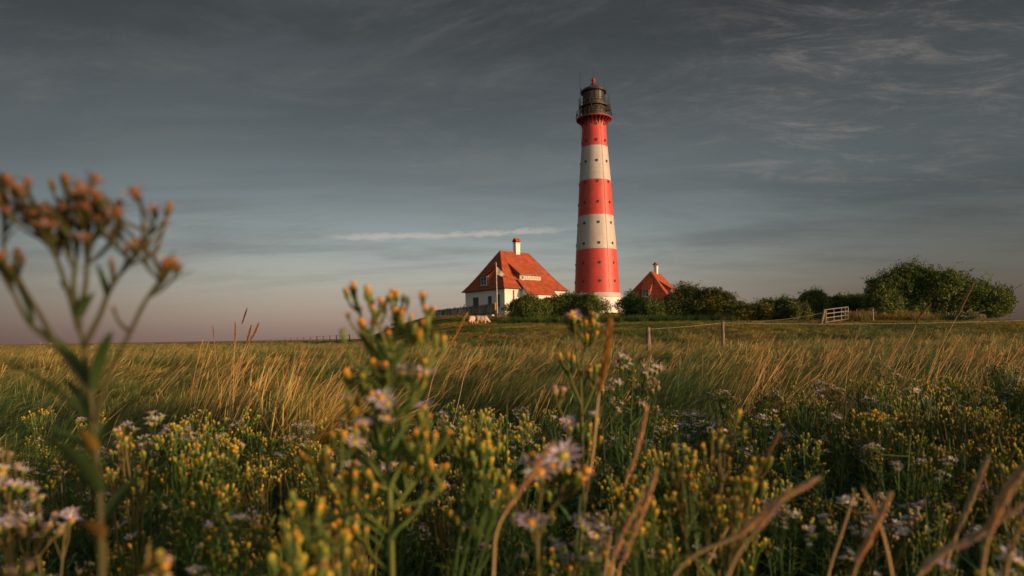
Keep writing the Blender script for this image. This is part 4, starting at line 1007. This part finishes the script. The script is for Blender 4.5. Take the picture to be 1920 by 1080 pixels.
def build_meadow():
    random.seed(3); np.random.seed(3)
    kinds = ['yellow', 'gold', 'yellow', 'mixed', 'lilac', 'orange', 'pale', 'orange', 'mixed', 'brown', 'gold', 'lilac', 'lilac', 'pale', 'mixed', 'yellow', 'gold', 'pale']
    protos = [proto_plant(100 + i, k, spread=.028 + .009 * (i % 4), nbr=6 + (i % 4) * 2, per=4 + (i % 3), flat=.84 + .03 * (i % 4), hs=.0056 + .0006 * (i % 4), H=.52 + .045 * (i % 4)) for i, k in enumerate(kinds)]
    # leafy shoots without flowers
    for i in range(4):
        lf = MB(); random.seed(50 + i)
        for s in range(9):
            bx, by = random.gauss(0, .05), random.gauss(0, .05); H = random.uniform(.25, .5); lf.tube([(bx, by, 0), (bx * 1.4, by * 1.4, H)], [.003, .0015], 4, (.05, .075, .02), False)
            for k in range(26):
                t = (k + 2) / 28; a = k * 2.4 + s; leaf(lf, (bx * (1 + .4 * t), by * (1 + .4 * t), H * t), (math.cos(a), math.sin(a), random.uniform(.6, 1.6)), random.uniform(.035, .075) * (1.2 - .5 * t), .006, random.uniform(.1, .6), seg=2)
        protos.append(lf.build('shoot_proto', M['plant'], vc=True, link=False))
    nf = len(kinds); pts, rots, scl, idx = [], [], [], []
    def add(x, y, k, s):
        pts.append((x, y, ground(x, y) - .01)); rots.append((random.gauss(0, .06), random.gauss(.04, .06), random.uniform(0, 6.28))); scl.append((s * random.uniform(.95, 1.1),) * 2 + (s,)); idx.append(k)
    for _ in range(5000):
        x, y = random.uniform(-4.0, 4.8), random.uniform(-.3, 4.2)
        if y > patch_edge(x) + random.gauss(0, .14): continue
        r = math.hypot(x, y)
        if r < .62 and y > -.1: 
            if r < .34 or random.random() < .5: continue
        if r < .4: continue
        if y > 0 and abs(x) > .95 * y + .9: continue
        if y < -.25: continue
        g = nz(x, y, 1.1, 17) + .5 * nz(x, y, 3, 5)
        if random.random() < .27: add(x, y, nf + random.randrange(4), random.uniform(.8, 1.15)); continue
        if g > .10: k = random.choice([4, 6, 11, 3, 8, 12, 13, 17, 14])
        elif g > -.15: k = random.choice([0, 3, 5, 7, 8, 9, 2, 10, 12, 14, 15])
        else: k = random.choice([0, 1, 2, 5, 10, 7, 15, 16, 8])
        hmax = 1.01 + .11 * nz(x, y, .9, 9) + .13 * sst(.3, 1.3, x)
        add(x, y, k, random.uniform(.60, 1.0) * hmax * (.93 if y < 1 else 1) * (1 + .05 * sst(1, 3, x)))
    scatter('flower_meadow', pts, rots, scl, idx, protos, 'dense waist-low carpet of budding yellow and lilac sea asters with leafy shoots')
    # blades growing between the flowers
    blades = [grass_clump('between_blades', 34, .25, .60, .07, .0036, .55, M['grass'], .22, 5, .3) for _ in range(3)]
    pts, rots, scl, idx = [], [], [], []
    for _ in range(1500):
        x, y = random.uniform(-4, 4.6), random.uniform(-1.5, 3.8)
        if math.hypot(x, y) < .8 or y > patch_edge(x) + .2 or (y > 0 and abs(x) > .95 * y + .9): continue
        pts.append((x, y, ground(x, y) - .01)); rots.append((random.gauss(0, .1), random.gauss(.1, .12), random.gauss(.2, .8))); s = random.uniform(.6, 1.0); scl.append((s,) * 3); idx.append(random.randrange(3))
    scatter('meadow_blades', pts, rots, scl, idx, blades, 'green grass blades growing up between the flowers')
build_meadow()

PLANT = {}
def plant_thing(px, ytop, D, kind, label, spread=.075, nbr=12, per=7, hs=.0066, seed=None, leaves=30, flat=.86):
    t = at(px, ytop, D); gz = ground(t.x, t.y); key = (kind, spread, nbr)
    H0 = .65
    if key not in PLANT:
        st, lf, hd = aster(seed or len(PLANT) * 7 + 300, H=H0, spread=spread, nbr=nbr, mix=KINDS[kind], per=per, hs=hs, hi=True, leaves=leaves, flat=flat)
        root = empty('sea_aster', (0, 0, 0)); st.build('stem', M['plant'], root, True, vc=True); lf.build('foliage', M['leaf'], root, vc=True); setp(hd.build('flower_heads', M['flower'], root, vc=True), kind='stuff')
        PLANT[key] = root
    else: root = copy_tree(PLANT[key])
    s = (t.z - gz) / H0; root.location = (t.x, t.y, gz - .005); root.scale = (max(.85, min(1.15, s)),) * 2 + (s,); root.rotation_euler = (0, 0, random.uniform(0, 6.28))
    setp(root, label, 'flower plant', 'flowering asters standing out of the meadow')
    return root
random.seed(11)
for a in (
    (1155, 618, 1.55, 'pale', 'slender aster with small pale pink heads just right of the tall orange-topped one'),
    (1205, 676, 1.75, 'brown', 'aster with a beige faded domed head right of the golden seed stalk', .05, 9),
    (948, 726, 1.25, 'gold', 'green and yellow budded aster in front of the long dark green grass'),
    (1560, 688, 2.3, 'pale', 'aster crowned with a pink white dome at the far edge of the flowers', .06, 12),
    (1505, 698, 2.2, 'orange', 'orange-headed aster left of the pink white dome'),
    (1672, 696, 2.2, 'gold', 'yellow aster right of the pink white dome'),
    (1690, 795, 1.45, 'mixed', 'wide aster with orange and lilac heads in a flat row', .09, 15),
    (1512, 788, 1.6, 'gold', 'upright yellow aster above the lilac cluster'),
    (1478, 878, 1.1, 'lilac', 'dense lilac cluster right of the short straw seed head', .085, 15),
    (1630, 892, 1.1, 'pale', 'greyish lilac flower cluster above the crossed straw stalks', .085, 15),
    (1410, 692, 2.4, 'brown', 'beige-headed aster at the far edge above the seed stalk'),
    (1850, 682, 2.2, 'yellow', 'tall bushy yellow aster at the far right edge of the patch', .08, 14),
    (1895, 955, .62, 'lilac', 'blurred lilac cluster low at the right margin', .05, 12),
    (1745, 890, 1.2, 'lilac', 'small lilac cluster right of the greyish one', .05, 9),
    (1800, 800, 1.5, 'yellow', 'scattered yellow aster in the dark right part of the patch'),
    (120, 905, .46, 'brown', 'dim blurred aster at the foot of the tall plant, left of its stem', .04, 12),
    (235, 930, .48, 'mixed', 'dim blurred aster at the foot of the tall plant, right of its stem', .04, 12),
    (170, 985, .36, 'yellow', 'very near blurred buds low in front of the tall left stem', .03, 10),
    (905, 752, 1.5, 'yellow', 'yellow green aster left of the green and yellow one at the dark grass', .05, 11),
    (1385, 762, 1.7, 'mixed', 'mixed aster right of the tall blurred yellow one', .055, 12),
    (1600, 690, 2.5, 'yellow', 'yellow aster standing up into the grass beside the pink white dome', .06, 12),
    (1760, 712, 2.4, 'lilac', 'lilac aster at the far edge left of the tall bushy yellow one', .06, 12),
    (1905, 700, 2.6, 'orange', 'orange aster at the far edge cut by the right margin', .06, 12),
    (50, 785, .75, 'pale', 'blurred greyish lilac cluster at the left margin', .05, 12),
    (40, 940, .50, 'pale', 'large blurred pale cluster in the lower left corner', .045, 12),
    (285, 742, 1.3, 'lilac', 'pinkish aster behind the arching green leaves of the tall left plant', .06, 10),
    (375, 822, .95, 'orange', 'orange and pink headed aster in the left meadow', .05, 10),
    (345, 782, 1.15, 'gold', 'bright yellow aster just behind the orange and pink one', .06, 12),
    (420, 765, 1.45, 'mixed', 'yellow and pinkish aster in the left meadow before the golden tuft', .06, 10),
    (478, 1042, .46, 'lilac', 'lilac daisies cut by the lower edge', .03, 8),
    (830, 742, 1.75, 'lilac', 'lilac topped aster right behind the tall orange buds', .075, 14),
    (690, 752, 1.15, 'pale', 'pale pink aster showing behind the tall orange buds', .05, 12),
    (1175, 935, .85, 'lilac', 'lilac daisies behind the twin orange straw stalks', .055, 12),
    (1035, 880, .72, 'mixed', 'large lilac daisies with orange buds in the middle foreground', .05, 12),
    (1300, 716, .85, 'yellow', 'tall blurred yellow and orange aster right of centre', .05, 14),
    (1325, 775, .80, 'orange', 'orange-brown headed aster in front of the tall blurred yellow one', .04, 10),
    (765, 742, .72, 'yellow', 'yellow green aster crowding the tall buds from the right', .035, 12),
    (672, 800, .66, 'gold', 'yellow green aster crowding the tall buds from the left', .035, 12),
    (735, 850, .55, 'yellow', 'leafy budded aster at the foot of the tall buds', .035, 12),
    (1250, 830, .75, 'yellow', 'green budded aster between the straw head and the tall blurred yellow one', .04, 12),
    (395, 755, 1.55, 'gold', 'flat-topped yellow aster at the grass edge below the golden tuft', .05, 10),
    (455, 752, 1.75, 'gold', 'second flat-topped yellow aster at the grass edge, right of the first', .05, 10),
    (320, 768, 1.25, 'gold', 'vivid orange yellow aster cluster in the left meadow', .045, 12),
    (262, 762, 1.05, 'yellow', 'orange yellow aster close behind the arching leaves', .04, 10),
    (620, 828, .95, 'gold', 'low blurred yellow buds left of the tall orange buds', .035, 9),
    (480, 900, .85, 'mixed', 'orange and white heads in the dark lower left meadow', .045, 10),
    (600, 758, 1.7, 'mixed', 'small flowered aster left of the tall orange buds at the grass edge', .06, 12),
    (560, 905, .85, 'yellow', 'low yellow aster in the dark meadow left of the tall orange buds', .045, 12),
    (1720, 905, 1.05, 'gold', 'low orange yellow buds above the dark gap on the right', .05, 8),
    (1365, 905, .95, 'gold', 'low yellow buds left of the straw seed stalk', .04, 8),
):
    plant_thing(*a)

# heroes: plants traced one by one, every head and big leaf its own part
HEADLIB = {}
def head_obj(kind, var):
    global YEL, GRN
    if (kind, var, TONE[0]) not in HEADLIB:
        random.seed(var * 31 + len(kind)); mb = MB(); y0, g0 = YEL, GRN
        if TONE[0]: YEL = [(.26, .12, .025), (.22, .09, .03), (.30, .15, .03)]; GRN = [(.065, .075, .024), (.075, .065, .025)]  # darker head colours, shade and lens vignetting painted in
        head(mb, (0, 0, 0), (0, 0, 1), 1.0, kind, True); YEL, GRN = y0, g0
        HEADLIB[(kind, var, TONE[0])] = mb.build('flower_head', M['flower'], vc=True, link=False)
    return HEADLIB[(kind, var, TONE[0])]
def hero(label, D, paths, heads, leaves, r0=.0032, hs=.010, sc=(.085, .095, .024), seed=1, extra_len=None):
    random.seed(seed)
    b = at(paths[0][0][0], paths[0][0][1], D); root = empty('sea_aster', (b.x, D, 0), label=label, cat='flower plant', group='flowering asters standing out of the meadow')
    O = Vector((b.x, D, 0)); nodes = []; mb = MB()
    first = True
    for path in paths:
        pts = [at(p[0], p[1], D + (p[2] if len(p) > 2 else 0)) - O for p in path]
        if first: pts = [Vector((pts[0].x * .6, 0, -.02))] + pts; first = False
        sm = []
        for i in range(len(pts) - 1):
            p_1 = pts[max(0, i - 1)]; p0 = pts[i]; p1_ = pts[i + 1]; p2 = pts[min(len(pts) - 1, i + 2)]
            for t in (0, .25, .5, .75): 
                sm.append(.5 * ((2 * p0) + (p1_ - p_1) * t + (2 * p_1 - 5 * p0 + 4 * p1_ - p2) * t * t + (-p_1 + 3 * p0 - 3 * p1_ + p2) * t ** 3))
        sm.append(pts[-1]); ra = r0 if path is paths[0] else r0 * .72
        mb.tube(sm, list(np.linspace(ra, ra * .5, len(sm))), 8, [tuple(c * random.uniform(.9, 1.1) for c in sc) for _ in sm]); nodes += sm
    hp = []
    for h in heads:
        p = at(h[0], h[1], D + (h[4] if len(h) > 4 else random.uniform(-.02, .02))) - O; kind = h[2]; s = hs * (h[3] if len(h) > 3 else 1)
        cand = [q for q in nodes if q.z < p.z - .012] or nodes; q = min(cand, key=lambda q: (q - p).length + .6 * abs(q.x - p.x))
        mid = q.lerp(p, .55) + Vector(((p.x - q.x) * .25, 0, -.1 * (p - q).length)); pth = [q.lerp(mid, t).lerp(mid.lerp(p, t), t) for t in np.linspace(0, 1, 6)]
        mb.tube(pth, list(np.linspace(r0 * .50, r0 * .34, 6)), 6, sc, False); d = (pth[-1] - pth[-2]).normalized() + Vector((random.gauss(0, .2), random.gauss(-.1, .2), .5))
        nodes += pth[2:4]
        o = head_obj(kind, random.randrange(4)); c = share(o, root, p, d.to_track_quat('Z', 'Y').to_euler(), 'flower_head', (s, s, s))
        if random.random() < .5:
            lfm = MB(); leaf(lfm, pth[2], (p - q).normalized() + Vector((random.uniform(-.6, .6), 0, .2)), random.uniform(.014, .026), .0032, .2, (.07, .095, .026)); lfm.build('small_leaf', M['leaf'], root, vc=True)
    for l in leaves:
        a = at(l[0], l[1], D) - O; e = at(l[2], l[3], D + (l[5] if len(l) > 5 else random.uniform(-.03, .03))) - O; lm = MB(); v = e - a; L = v.length
        leaf(lm, a, v + Vector((0, 0, .25 * L)), L, (l[4] if len(l) > 4 else .009), .25, l[6] if len(l) > 6 else ((.040, .075, .022) if TONE[0] else None), 10); lm.build('leaf', M['leaf'], root, True, vc=True)
    mb.build('stem', M['plant'], root, True, vc=True)
    return root
def rnd_heads(x0, x1, y0, y1, n, kinds, s=(.8, 1.1)): return [(random.uniform(x0, x1), random.uniform(y0, y1), random.choice(kinds), random.uniform(*s)) for _ in range(n)]
random.seed(21); TONE[0] = 'shade_tint'  # tall left plant: its shade is put into the head and leaf colours
hero('very tall blurred aster with orange and pink heads rising against the sky on the left', .42,
     [[(190, 1075), (182, 900), (172, 760), (158, 660), (148, 600)],
      [(148, 620), (132, 560), (112, 500), (88, 440), (62, 395)], [(150, 610), (138, 540), (142, 490), (150, 430), (140, 400)], [(146, 600), (160, 540), (165, 480), (185, 430), (200, 395)],
      [(158, 650), (188, 590), (205, 545), (232, 505), (262, 468), (268, 420), (264, 385)], [(232, 505), (262, 465), (288, 425)],
      [(180, 790), (205, 700), (236, 640), (270, 570), (300, 525), (318, 505)], [(170, 740), (110, 655), (60, 612), (30, 560), (10, 510)], [(110, 655), (75, 590), (45, 540), (30, 505)]],
     rnd_heads(-4, 66, 345, 408, 19, ['rust', 'rust', 'open', 'bud']) + rnd_heads(50, 118, 385, 432, 16, ['rust', 'open', 'rust', 'open']) +
     rnd_heads(120, 185, 345, 392, 13, ['rust', 'rust', 'open']) + rnd_heads(150, 228, 378, 430, 16, ['rust', 'rust', 'open', 'rust']) + rnd_heads(95, 150, 400, 436, 10, ['open', 'rust']) +
     [(100, 357, 'bud', .9), (118, 345, 'bud', .8), (262, 378, 'rust', 1.25), (292, 408, 'rust', 1.1), (312, 404, 'bud', 1.1), (207, 450, 'bud', .9), (257, 470, 'bud', .9), (272, 472, 'rust', .9), (294, 470, 'bud', .7),
      (318, 506, 'open', 1.3), (305, 508, 'rust', 1.0), (330, 512, 'open', 1.0), (28, 488, 'bud', 1.0), (8, 492, 'open', 1.0), (38, 500, 'bud', .9), (216, 588, 'bud', .6), (222, 436, 'rust', .9)] + rnd_heads(-6, 45, 480, 515, 5, ['rust', 'open', 'bud'], (.6, .9)) + rnd_heads(200, 330, 400, 520, 9, ['rust', 'bud'], (.5, .8)) + rnd_heads(60, 220, 430, 470, 7, ['rust', 'bud'], (.5, .8)),
     [(165, 720, 82, 604, .0085), (175, 735, 205, 612, .0075), (150, 600, 172, 545, .006), (172, 800, 10, 655, .010), (185, 870, 88, 790, .010), (180, 840, 268, 722, .011), (188, 930, 90, 800, .012, -.05),
      (150, 595, 118, 520, .006), (60, 612, 42, 520, .005), (200, 560, 188, 490, .0045), (188, 1000, 262, 880, .012), (185, 820, 128, 700, .009), (190, 1010, 150, 975, .011, -.03, (.20, .12, .03)), (178, 850, 150, 800, .008, -.02, (.24, .16, .03))],
     r0=.0026, hs=.0058, seed=31, sc=(.060, .062, .024))
random.seed(22); TONE[0] = ''
hero('tall aster with upright orange-tipped buds left of the sheep', .60,
     [[(735, 1075), (728, 900), (720, 780), (728, 700), (738, 640)],
      [(728, 720), (700, 660), (682, 610), (672, 580)], [(735, 680), (718, 630), (706, 600)], [(738, 650), (742, 610), (738, 590)], [(740, 660), (770, 640), (800, 610), (806, 590)],
      [(722, 860), (700, 760), (690, 700)], [(724, 880), (760, 780), (786, 720), (800, 690)], [(730, 920), (690, 860), (655, 790)], [(732, 960), (800, 870), (840, 800)], [(733, 1000), (670, 950), (640, 900)], [(728, 960), (780, 900), (790, 850)]],
     [(652, 560, 'bud'), (662, 555, 'rust'), (666, 548, 'bud'), (688, 560, 'bud', 1.2), (694, 562, 'rust'), (675, 588, 'rust', .8), (655, 600, 'rust', .8), (712, 575, 'rust'), (724, 568, 'bud'), (734, 562, 'rust', 1.1), (742, 566, 'bud'), (755, 568, 'bud', .8), (764, 572, 'bud', .8),
      (722, 585, 'rust'), (740, 600, 'rust', 1.3), (748, 605, 'bud', 1.2), (768, 605, 'bud', .8), (793, 566, 'rust', 1.1), (800, 590, 'rust'), (808, 592, 'rust'), (758, 620, 'bud', 1.1), (775, 628, 'bud', 1.1), (788, 618, 'rust'), (815, 650, 'bud', 1.2), (832, 655, 'bud', 1.3), (645, 640, 'bud', 1.1),
      (648, 715, 'bud', 1.2), (660, 720, 'bud', 1.1), (790, 645, 'bud', 1.2), (712, 675, 'bud', 1.2), (704, 690, 'bud', 1.0), (640, 830, 'bud', 1.2), (625, 835, 'bud', 1.2), (655, 832, 'bud', 1.0), (770, 715, 'open', 1.1), (780, 722, 'rust', 1.2), (790, 790, 'bud', 1.0), (805, 795, 'rust', 1.0), (650, 905, 'bud', 1.1), (665, 900, 'bud', 1.0), (790, 870, 'bud', 1.0), (800, 850, 'bud', .9), (735, 900, 'open', .9)] +
     rnd_heads(630, 700, 880, 1010, 16, ['bud']) + rnd_heads(750, 840, 800, 990, 24, ['bud', 'bud', 'rust']) + rnd_heads(680, 800, 690, 810, 22, ['bud', 'rust', 'open']) + rnd_heads(645, 690, 700, 850, 10, ['bud', 'bud', 'open']) + rnd_heads(665, 810, 580, 650, 16, ['bud', 'rust']),
     [(730, 780, 700, 700, .007), (735, 800, 790, 730, .007), (728, 860, 672, 790, .009), (732, 900, 800, 830, .009), (735, 960, 560, 1000, .012, -.05), (735, 1000, 830, 930, .010), (728, 740, 690, 690, .006), (732, 700, 760, 650, .005)] + [(728 + random.uniform(-4, 4), yy, 728 + sg * random.uniform(35, 75), yy - random.uniform(50, 110), random.uniform(.005, .009)) for yy in range(690, 1060, 22) for sg in (-1, 1)],
     r0=.0032, hs=.0072, seed=32, sc=(.13, .17, .035))
random.seed(23)
hero('tall slim aster with orange and lilac crown standing before the lighthouse', .92,
     [[(1095, 1000), (1092, 860), (1090, 760), (1088, 680)], [(1088, 700), (1080, 660), (1078, 625)], [(1089, 690), (1098, 650), (1105, 620)], [(1090, 760), (1072, 715), (1064, 680)], [(1090, 780), (1112, 730), (1120, 700)], [(1092, 860), (1118, 800), (1128, 760)], [(1092, 880), (1066, 820), (1056, 780)]],
     rnd_heads(1056, 1122, 598, 616, 16, ['open', 'rust', 'bud', 'open'], (.9, 1.2)) + rnd_heads(1092, 1115, 630, 640, 5, ['bud']) + rnd_heads(1052, 1085, 668, 700, 8, ['bud', 'rust']) + rnd_heads(1100, 1130, 690, 710, 5, ['rust', 'bud']) + rnd_heads(1040, 1070, 725, 745, 6, ['rust', 'faded']) + rnd_heads(1060, 1125, 780, 860, 14, ['bud', 'bud', 'open']),
     [(1092, 820, 1110, 770, .007), (1092, 780, 1070, 720, .006), (1093, 900, 1060, 850, .009), (1093, 930, 1130, 870, .009), (1090, 740, 1104, 690, .005)],
     r0=.0036, hs=.0085, seed=33, sc=(.10, .11, .028))
random.seed(24)
hero('forked aster with large lilac daisies at the bottom centre', .62,
     [[(1008, 1078), (1005, 1020), (1000, 980)], [(1004, 1020), (1030, 960), (1060, 925), (1075, 905)], [(1002, 1000), (980, 950), (968, 930)], [(1002, 985), (1012, 940), (1015, 910)]],
     rnd_heads(990, 1060, 868, 905, 12, ['open', 'open', 'rust'], (1.0, 1.3)) + rnd_heads(1050, 1092, 895, 930, 6, ['bud', 'rust']) + [(968, 925, 'bud', 1), (960, 935, 'bud', .9), (985, 990, 'open', 1.1), (996, 995, 'open', 1.1)],
     [(1006, 1050, 960, 980, .009), (1008, 1040, 1060, 960, .008)], r0=.0034, hs=.0105, seed=34, sc=(.13, .12, .03))

# ------------------------------------------------------------------ thin seed stalks standing in the grass
def seed_sprays():
    random.seed(9); protos = []
    for v in range(4):
        mb = MB()
        for k in range(3):
            bx, by = random.gauss(0, .06), random.gauss(0, .06); H = random.uniform(.55, .85); ln = random.uniform(.15, .55); la = random.gauss(0, .4); c = random.choice([(.50, .32, .13), (.42, .27, .12), (.56, .34, .12)])
            f = lambda t: Vector((bx + ln * H * t * t * math.cos(la), by + ln * H * t * t * math.sin(la), H * t * (1 - .15 * ln * t)))
            mb.tube([f(t) for t in np.linspace(0, 1, 8)], [.0016] * 6 + [.0012, .0008], 3, c, False)
            hl = random.uniform(.14, .22)
            for j in range(34):
                t = 1 - hl * (1 - j / 34); p = f(t); d = (f(t) - f(t - .05)).normalized(); a = random.uniform(0, 6.28); o = d.orthogonal().normalized(); o = o * math.cos(a) + d.cross(o) * math.sin(a); w_ = .0042 * math.sin(math.pi * (.15 + .75 * j / 34)); q = p + o * w_ * .4; sd_ = d.cross(o) * .0022
                mb.add([q, q + d * .008 + o * w_ * .5 - sd_, q + d * .017 + o * w_ * .3, q + d * .008 + o * w_ * .5 + sd_], [(0, 1, 2, 3)], c)
        protos.append(mb.build('spray_proto', M['plant'], vc=True, link=False))
    pts, rots, scl, idx = [], [], [], []
    def put(x, y, s):
        pts.append((x, y, ground(x, y) - .01)); rots.append((random.gauss(0, .1), random.gauss(.25, .15), random.gauss(.1, .4))); scl.append((s,) * 3); idx.append(random.randrange(4))
    for _ in range(90):
        y = random.uniform(3.2, 8.5); x = random.uniform(.32, .84) * y; put(x, y, random.uniform(.75, 1.12))
    for _ in range(60):
        y = random.uniform(3.0, 9); x = random.uniform(-.8, .32) * y; put(x, y, random.uniform(.65, .95))
    for _ in range(40):
        y = random.uniform(3.7, 5.0); x = random.gauss(-1.75, .28) * y / 4.1; put(x, y, random.uniform(.8, 1.05))
    for _ in range(260):
        y = random.uniform(9, 26); x = random.uniform(-.8, .8) * y
        if not is_mound(x, y): put(x, y, random.uniform(.8, 1.1))
    tuft = [grass_clump('tuft', 80, .35, .72, .12, .0055, .5, M['grass'], .62, 5, .5, None, (.66, .40, .14)) for _ in range(2)]
    tp, tr, ts, ti = [], [], [], []
    for _ in range(70):
        y = random.uniform(3.5, 5.2); x = random.gauss(-1.55, .24) * y / 4.1; tp.append((x, y, ground(x, y) - .01)); tr.append((random.gauss(0, .12), random.gauss(.15, .15), random.gauss(.1, .5))); z = random.uniform(.7, 1.05); ts.append((z, z, z)); ti.append(random.randrange(2))
    scatter('golden_tuft', tp, tr, ts, ti, tuft, 'tall upright golden tuft of grass catching the sun left of centre')
    scatter('seed_stalks', pts, rots, scl, idx, protos, 'thin straw seed stalks leaning with the wind out of the grass')
seed_sprays()

# ------------------------------------------------------------------ dry seed stalks
def stalk(label, D, pts, headlen=.12, hw=.0045, col=(.42, .22, .085), group='dry straw stalks among the flowers', fluffy=1):
    P = [at(x, y, D + (i * .01)) for i, (x, y) in enumerate(pts)]; tip = P[0]; low = P[-1]; dirv = (P[-1] - P[-2])
    gz = 0.0
    if low.z > .02:
        d = dirv.normalized(); d = Vector((d.x * .6, d.y * .6, -1)).normalized(); kk = 6; P += [low + d * (low.z / -d.z * (j + 1) / kk) for j in range(kk)]
    base = P[-1]; root = empty('straw_stalk', tuple(base), label=label, cat='grass stalk', group=group); Q = [p - base for p in P[::-1]]
    sm = []
    for i in range(len(Q) - 1):
        a, b, c, d = Q[max(0, i - 1)], Q[i], Q[i + 1], Q[min(len(Q) - 1, i + 2)]
        for k in range(6):
            t = k / 6; sm.append(.5 * ((2 * b) + (c - a) * t + (2 * a - 5 * b + 4 * c - d) * t * t + (-a + 3 * b - 3 * c + d) * t ** 3))
    sm.append(Q[-1]); tot = 0; cum = [0]
    for a, b in zip(sm, sm[1:]): tot += (b - a).length; cum.append(tot)
    mb = MB(); mb.tube(sm, list(np.linspace(.0022, .0012, len(sm))), 6, (.50, .36, .17)); mb.build('stem', M['plant'], root, True, vc=True)
    hl = min(headlen, tot * .6); hb = MB(); random.seed(int(pts[0][0]) + 3)
    def pos(s):
        s = max(0, min(tot, s))
        for i in range(len(cum) - 1):
            if s <= cum[i + 1]: return sm[i].lerp(sm[i + 1], (s - cum[i]) / max(1e-6, cum[i + 1] - cum[i])), (sm[i + 1] - sm[i]).normalized()
        return sm[-1], (sm[-1] - sm[-2]).normalized()
    n = int(220 * hl / .12 * fluffy)
    for k in range(n):
        t = k / n; p, d = pos(tot - hl + hl * t); w_ = hw * (math.sin(math.pi * (.12 + .80 * t)) ** .6); a = random.uniform(0, 6.28); o1 = d.orthogonal().normalized(); o = o1 * math.cos(a) + d.cross(o1) * math.sin(a)
        L = random.uniform(.006, .011) * hw / .0045; q = p + o * w_ * .25; e = q + d * L * 1.3 + o * w_ * .22; s = d.cross(o) * L * .13; c = tuple(x * random.uniform(.75, 1.2) for x in col)
        m_ = q.lerp(e, .5) + o * w_ * .12; hb.add([q, m_ - s, e, m_ + s], [(0, 1, 2, 3)], c); hb.add([q, m_ + o * L * .12, e, m_ - o * L * .12], [(0, 1, 2, 3)], c)
    hb.build('seed_head', M['flower'], root, vc=True)
    return root
RU = (.74, .50, .27); BE = (.60, .45, .27)
for a in (
    ('tall golden seed stalk in front of the hedge just right of the slim aster', .75, [(1142, 618), (1132, 690), (1122, 745), (1112, 850), (1095, 960)], .085, .0075, (.52, .27, .08)),
    ('orange straw seed head leaning right, tip level with the meadow in the middle', .72, [(1211, 775), (1190, 860), (1170, 920), (1150, 1060)], .09, .0045, RU),
    ('long straw stalk leaning left to right across the big lilac daisies', .58, [(1031, 838), (990, 900), (935, 985), (925, 1075)], .085, .0045, RU),
    ('orange seed stalk in the lower middle, upper of the pair', .60, [(1227, 895), (1200, 970), (1172, 1040), (1158, 1078)], .10, .005, RU),
    ('orange seed stalk in the lower middle, lower of the pair', .58, [(1200, 935), (1165, 1010), (1142, 1078)], .08, .0042, RU),
    ('thin straight straw stalk left of the pair of orange ones', .66, [(1152, 960), (1142, 1020), (1134, 1078)], .04, .002, BE),
    ('short straw seed head pointing up right above the lilac cluster', .85, [(1456, 822), (1425, 880), (1395, 940), (1330, 1050)], .09, .005, (.46, .27, .13)),
    ('thick blurred straw stalk curving right below the lilac cluster, upper strand', .52, [(1520, 905), (1450, 945), (1380, 1005), (1270, 1070)], .09, .0048, RU),
    ('thick blurred straw stalk curving right below the lilac cluster, lower strand', .50, [(1470, 930), (1425, 985), (1368, 1070)], .05, .0045, RU),
    ('thin pale straw stalk crossing the dark meadow right of centre', .7, [(1600, 930), (1578, 1000), (1553, 1078)], .03, .002, BE),
    ('orange straw seed head leaning right in the lower right meadow', .56, [(1661, 945), (1630, 1010), (1600, 1078)], .07, .0052, RU),
    ('straw stalk leaning left that crosses the orange seed head', .60, [(1620, 920), (1650, 985), (1672, 1078)], .05, .003, BE),
    ('long beige seed head rising through the right meadow', .66, [(1848, 868), (1815, 950), (1790, 1010), (1770, 1078)], .09, .0048, BE),
    ('long diagonal blurred straw stalk reaching the lower right corner', .50, [(1900, 958), (1820, 1010), (1725, 1078)], .10, .005, BE),
    ('thick blurred seed head cut by the right edge', .48, [(1950, 850), (1900, 905), (1860, 985), (1840, 1078)], .08, .006, RU),
    ('blurred straw stem rising at the right edge', .50, [(1925, 960), (1900, 1020), (1885, 1078)], .05, .003, BE),
    ('tall seed stalk overlapping the big tree', 2.9, [(1821, 540), (1808, 563), (1795, 592), (1770, 640), (1745, 690)], .15, .012, (.40, .30, .13)),
    ('leaning seed stalk below the big tree, left of the tallest', 2.9, [(1740, 576), (1722, 598), (1712, 622), (1680, 690)], .10, .009, (.44, .28, .12)),
    ('golden seed stalk leaning right in front of the mound below the board fence', 2.8, [(872, 594), (858, 620), (842, 650), (815, 700)], .15, .010, (.60, .32, .07)),
    ('seed stalk leaning right below the garden chair', 3.0, [(915, 620), (905, 634), (890, 660), (872, 700)], .10, .008, (.55, .30, .08)),
    ('dark feathery seed stalk highest of the left golden tuft', 4.0, [(462, 582), (455, 603), (446, 625), (436, 680)], .10, .008, (.28, .13, .06)),
    ('seed stalk rising above the golden tuft and leaning right', 4.0, [(483, 611), (476, 627), (466, 645), (450, 690)], .12, .010, (.42, .19, .07)),
    ('second seed stalk of the golden tuft, between its neighbours', 4.1, [(470, 615), (466, 630), (460, 650), (445, 695)], .12, .010, (.42, .19, .07)),
    ('short upright seed stalk at the left side of the golden tuft', 4.2, [(441, 608), (441, 625), (440, 645), (438, 695)], .12, .008, (.40, .18, .07)),
    ('faint thin seed stalk left of the golden tuft', 4.4, [(399, 612), (401, 630), (404, 660), (408, 700)], .10, .005, (.38, .18, .08)),
    ('pale straw seed stalk in the grass left of the sunlit fence post', 3.6, [(1612, 612), (1602, 640), (1590, 690)], .12, .007, BE),
): stalk(*a)
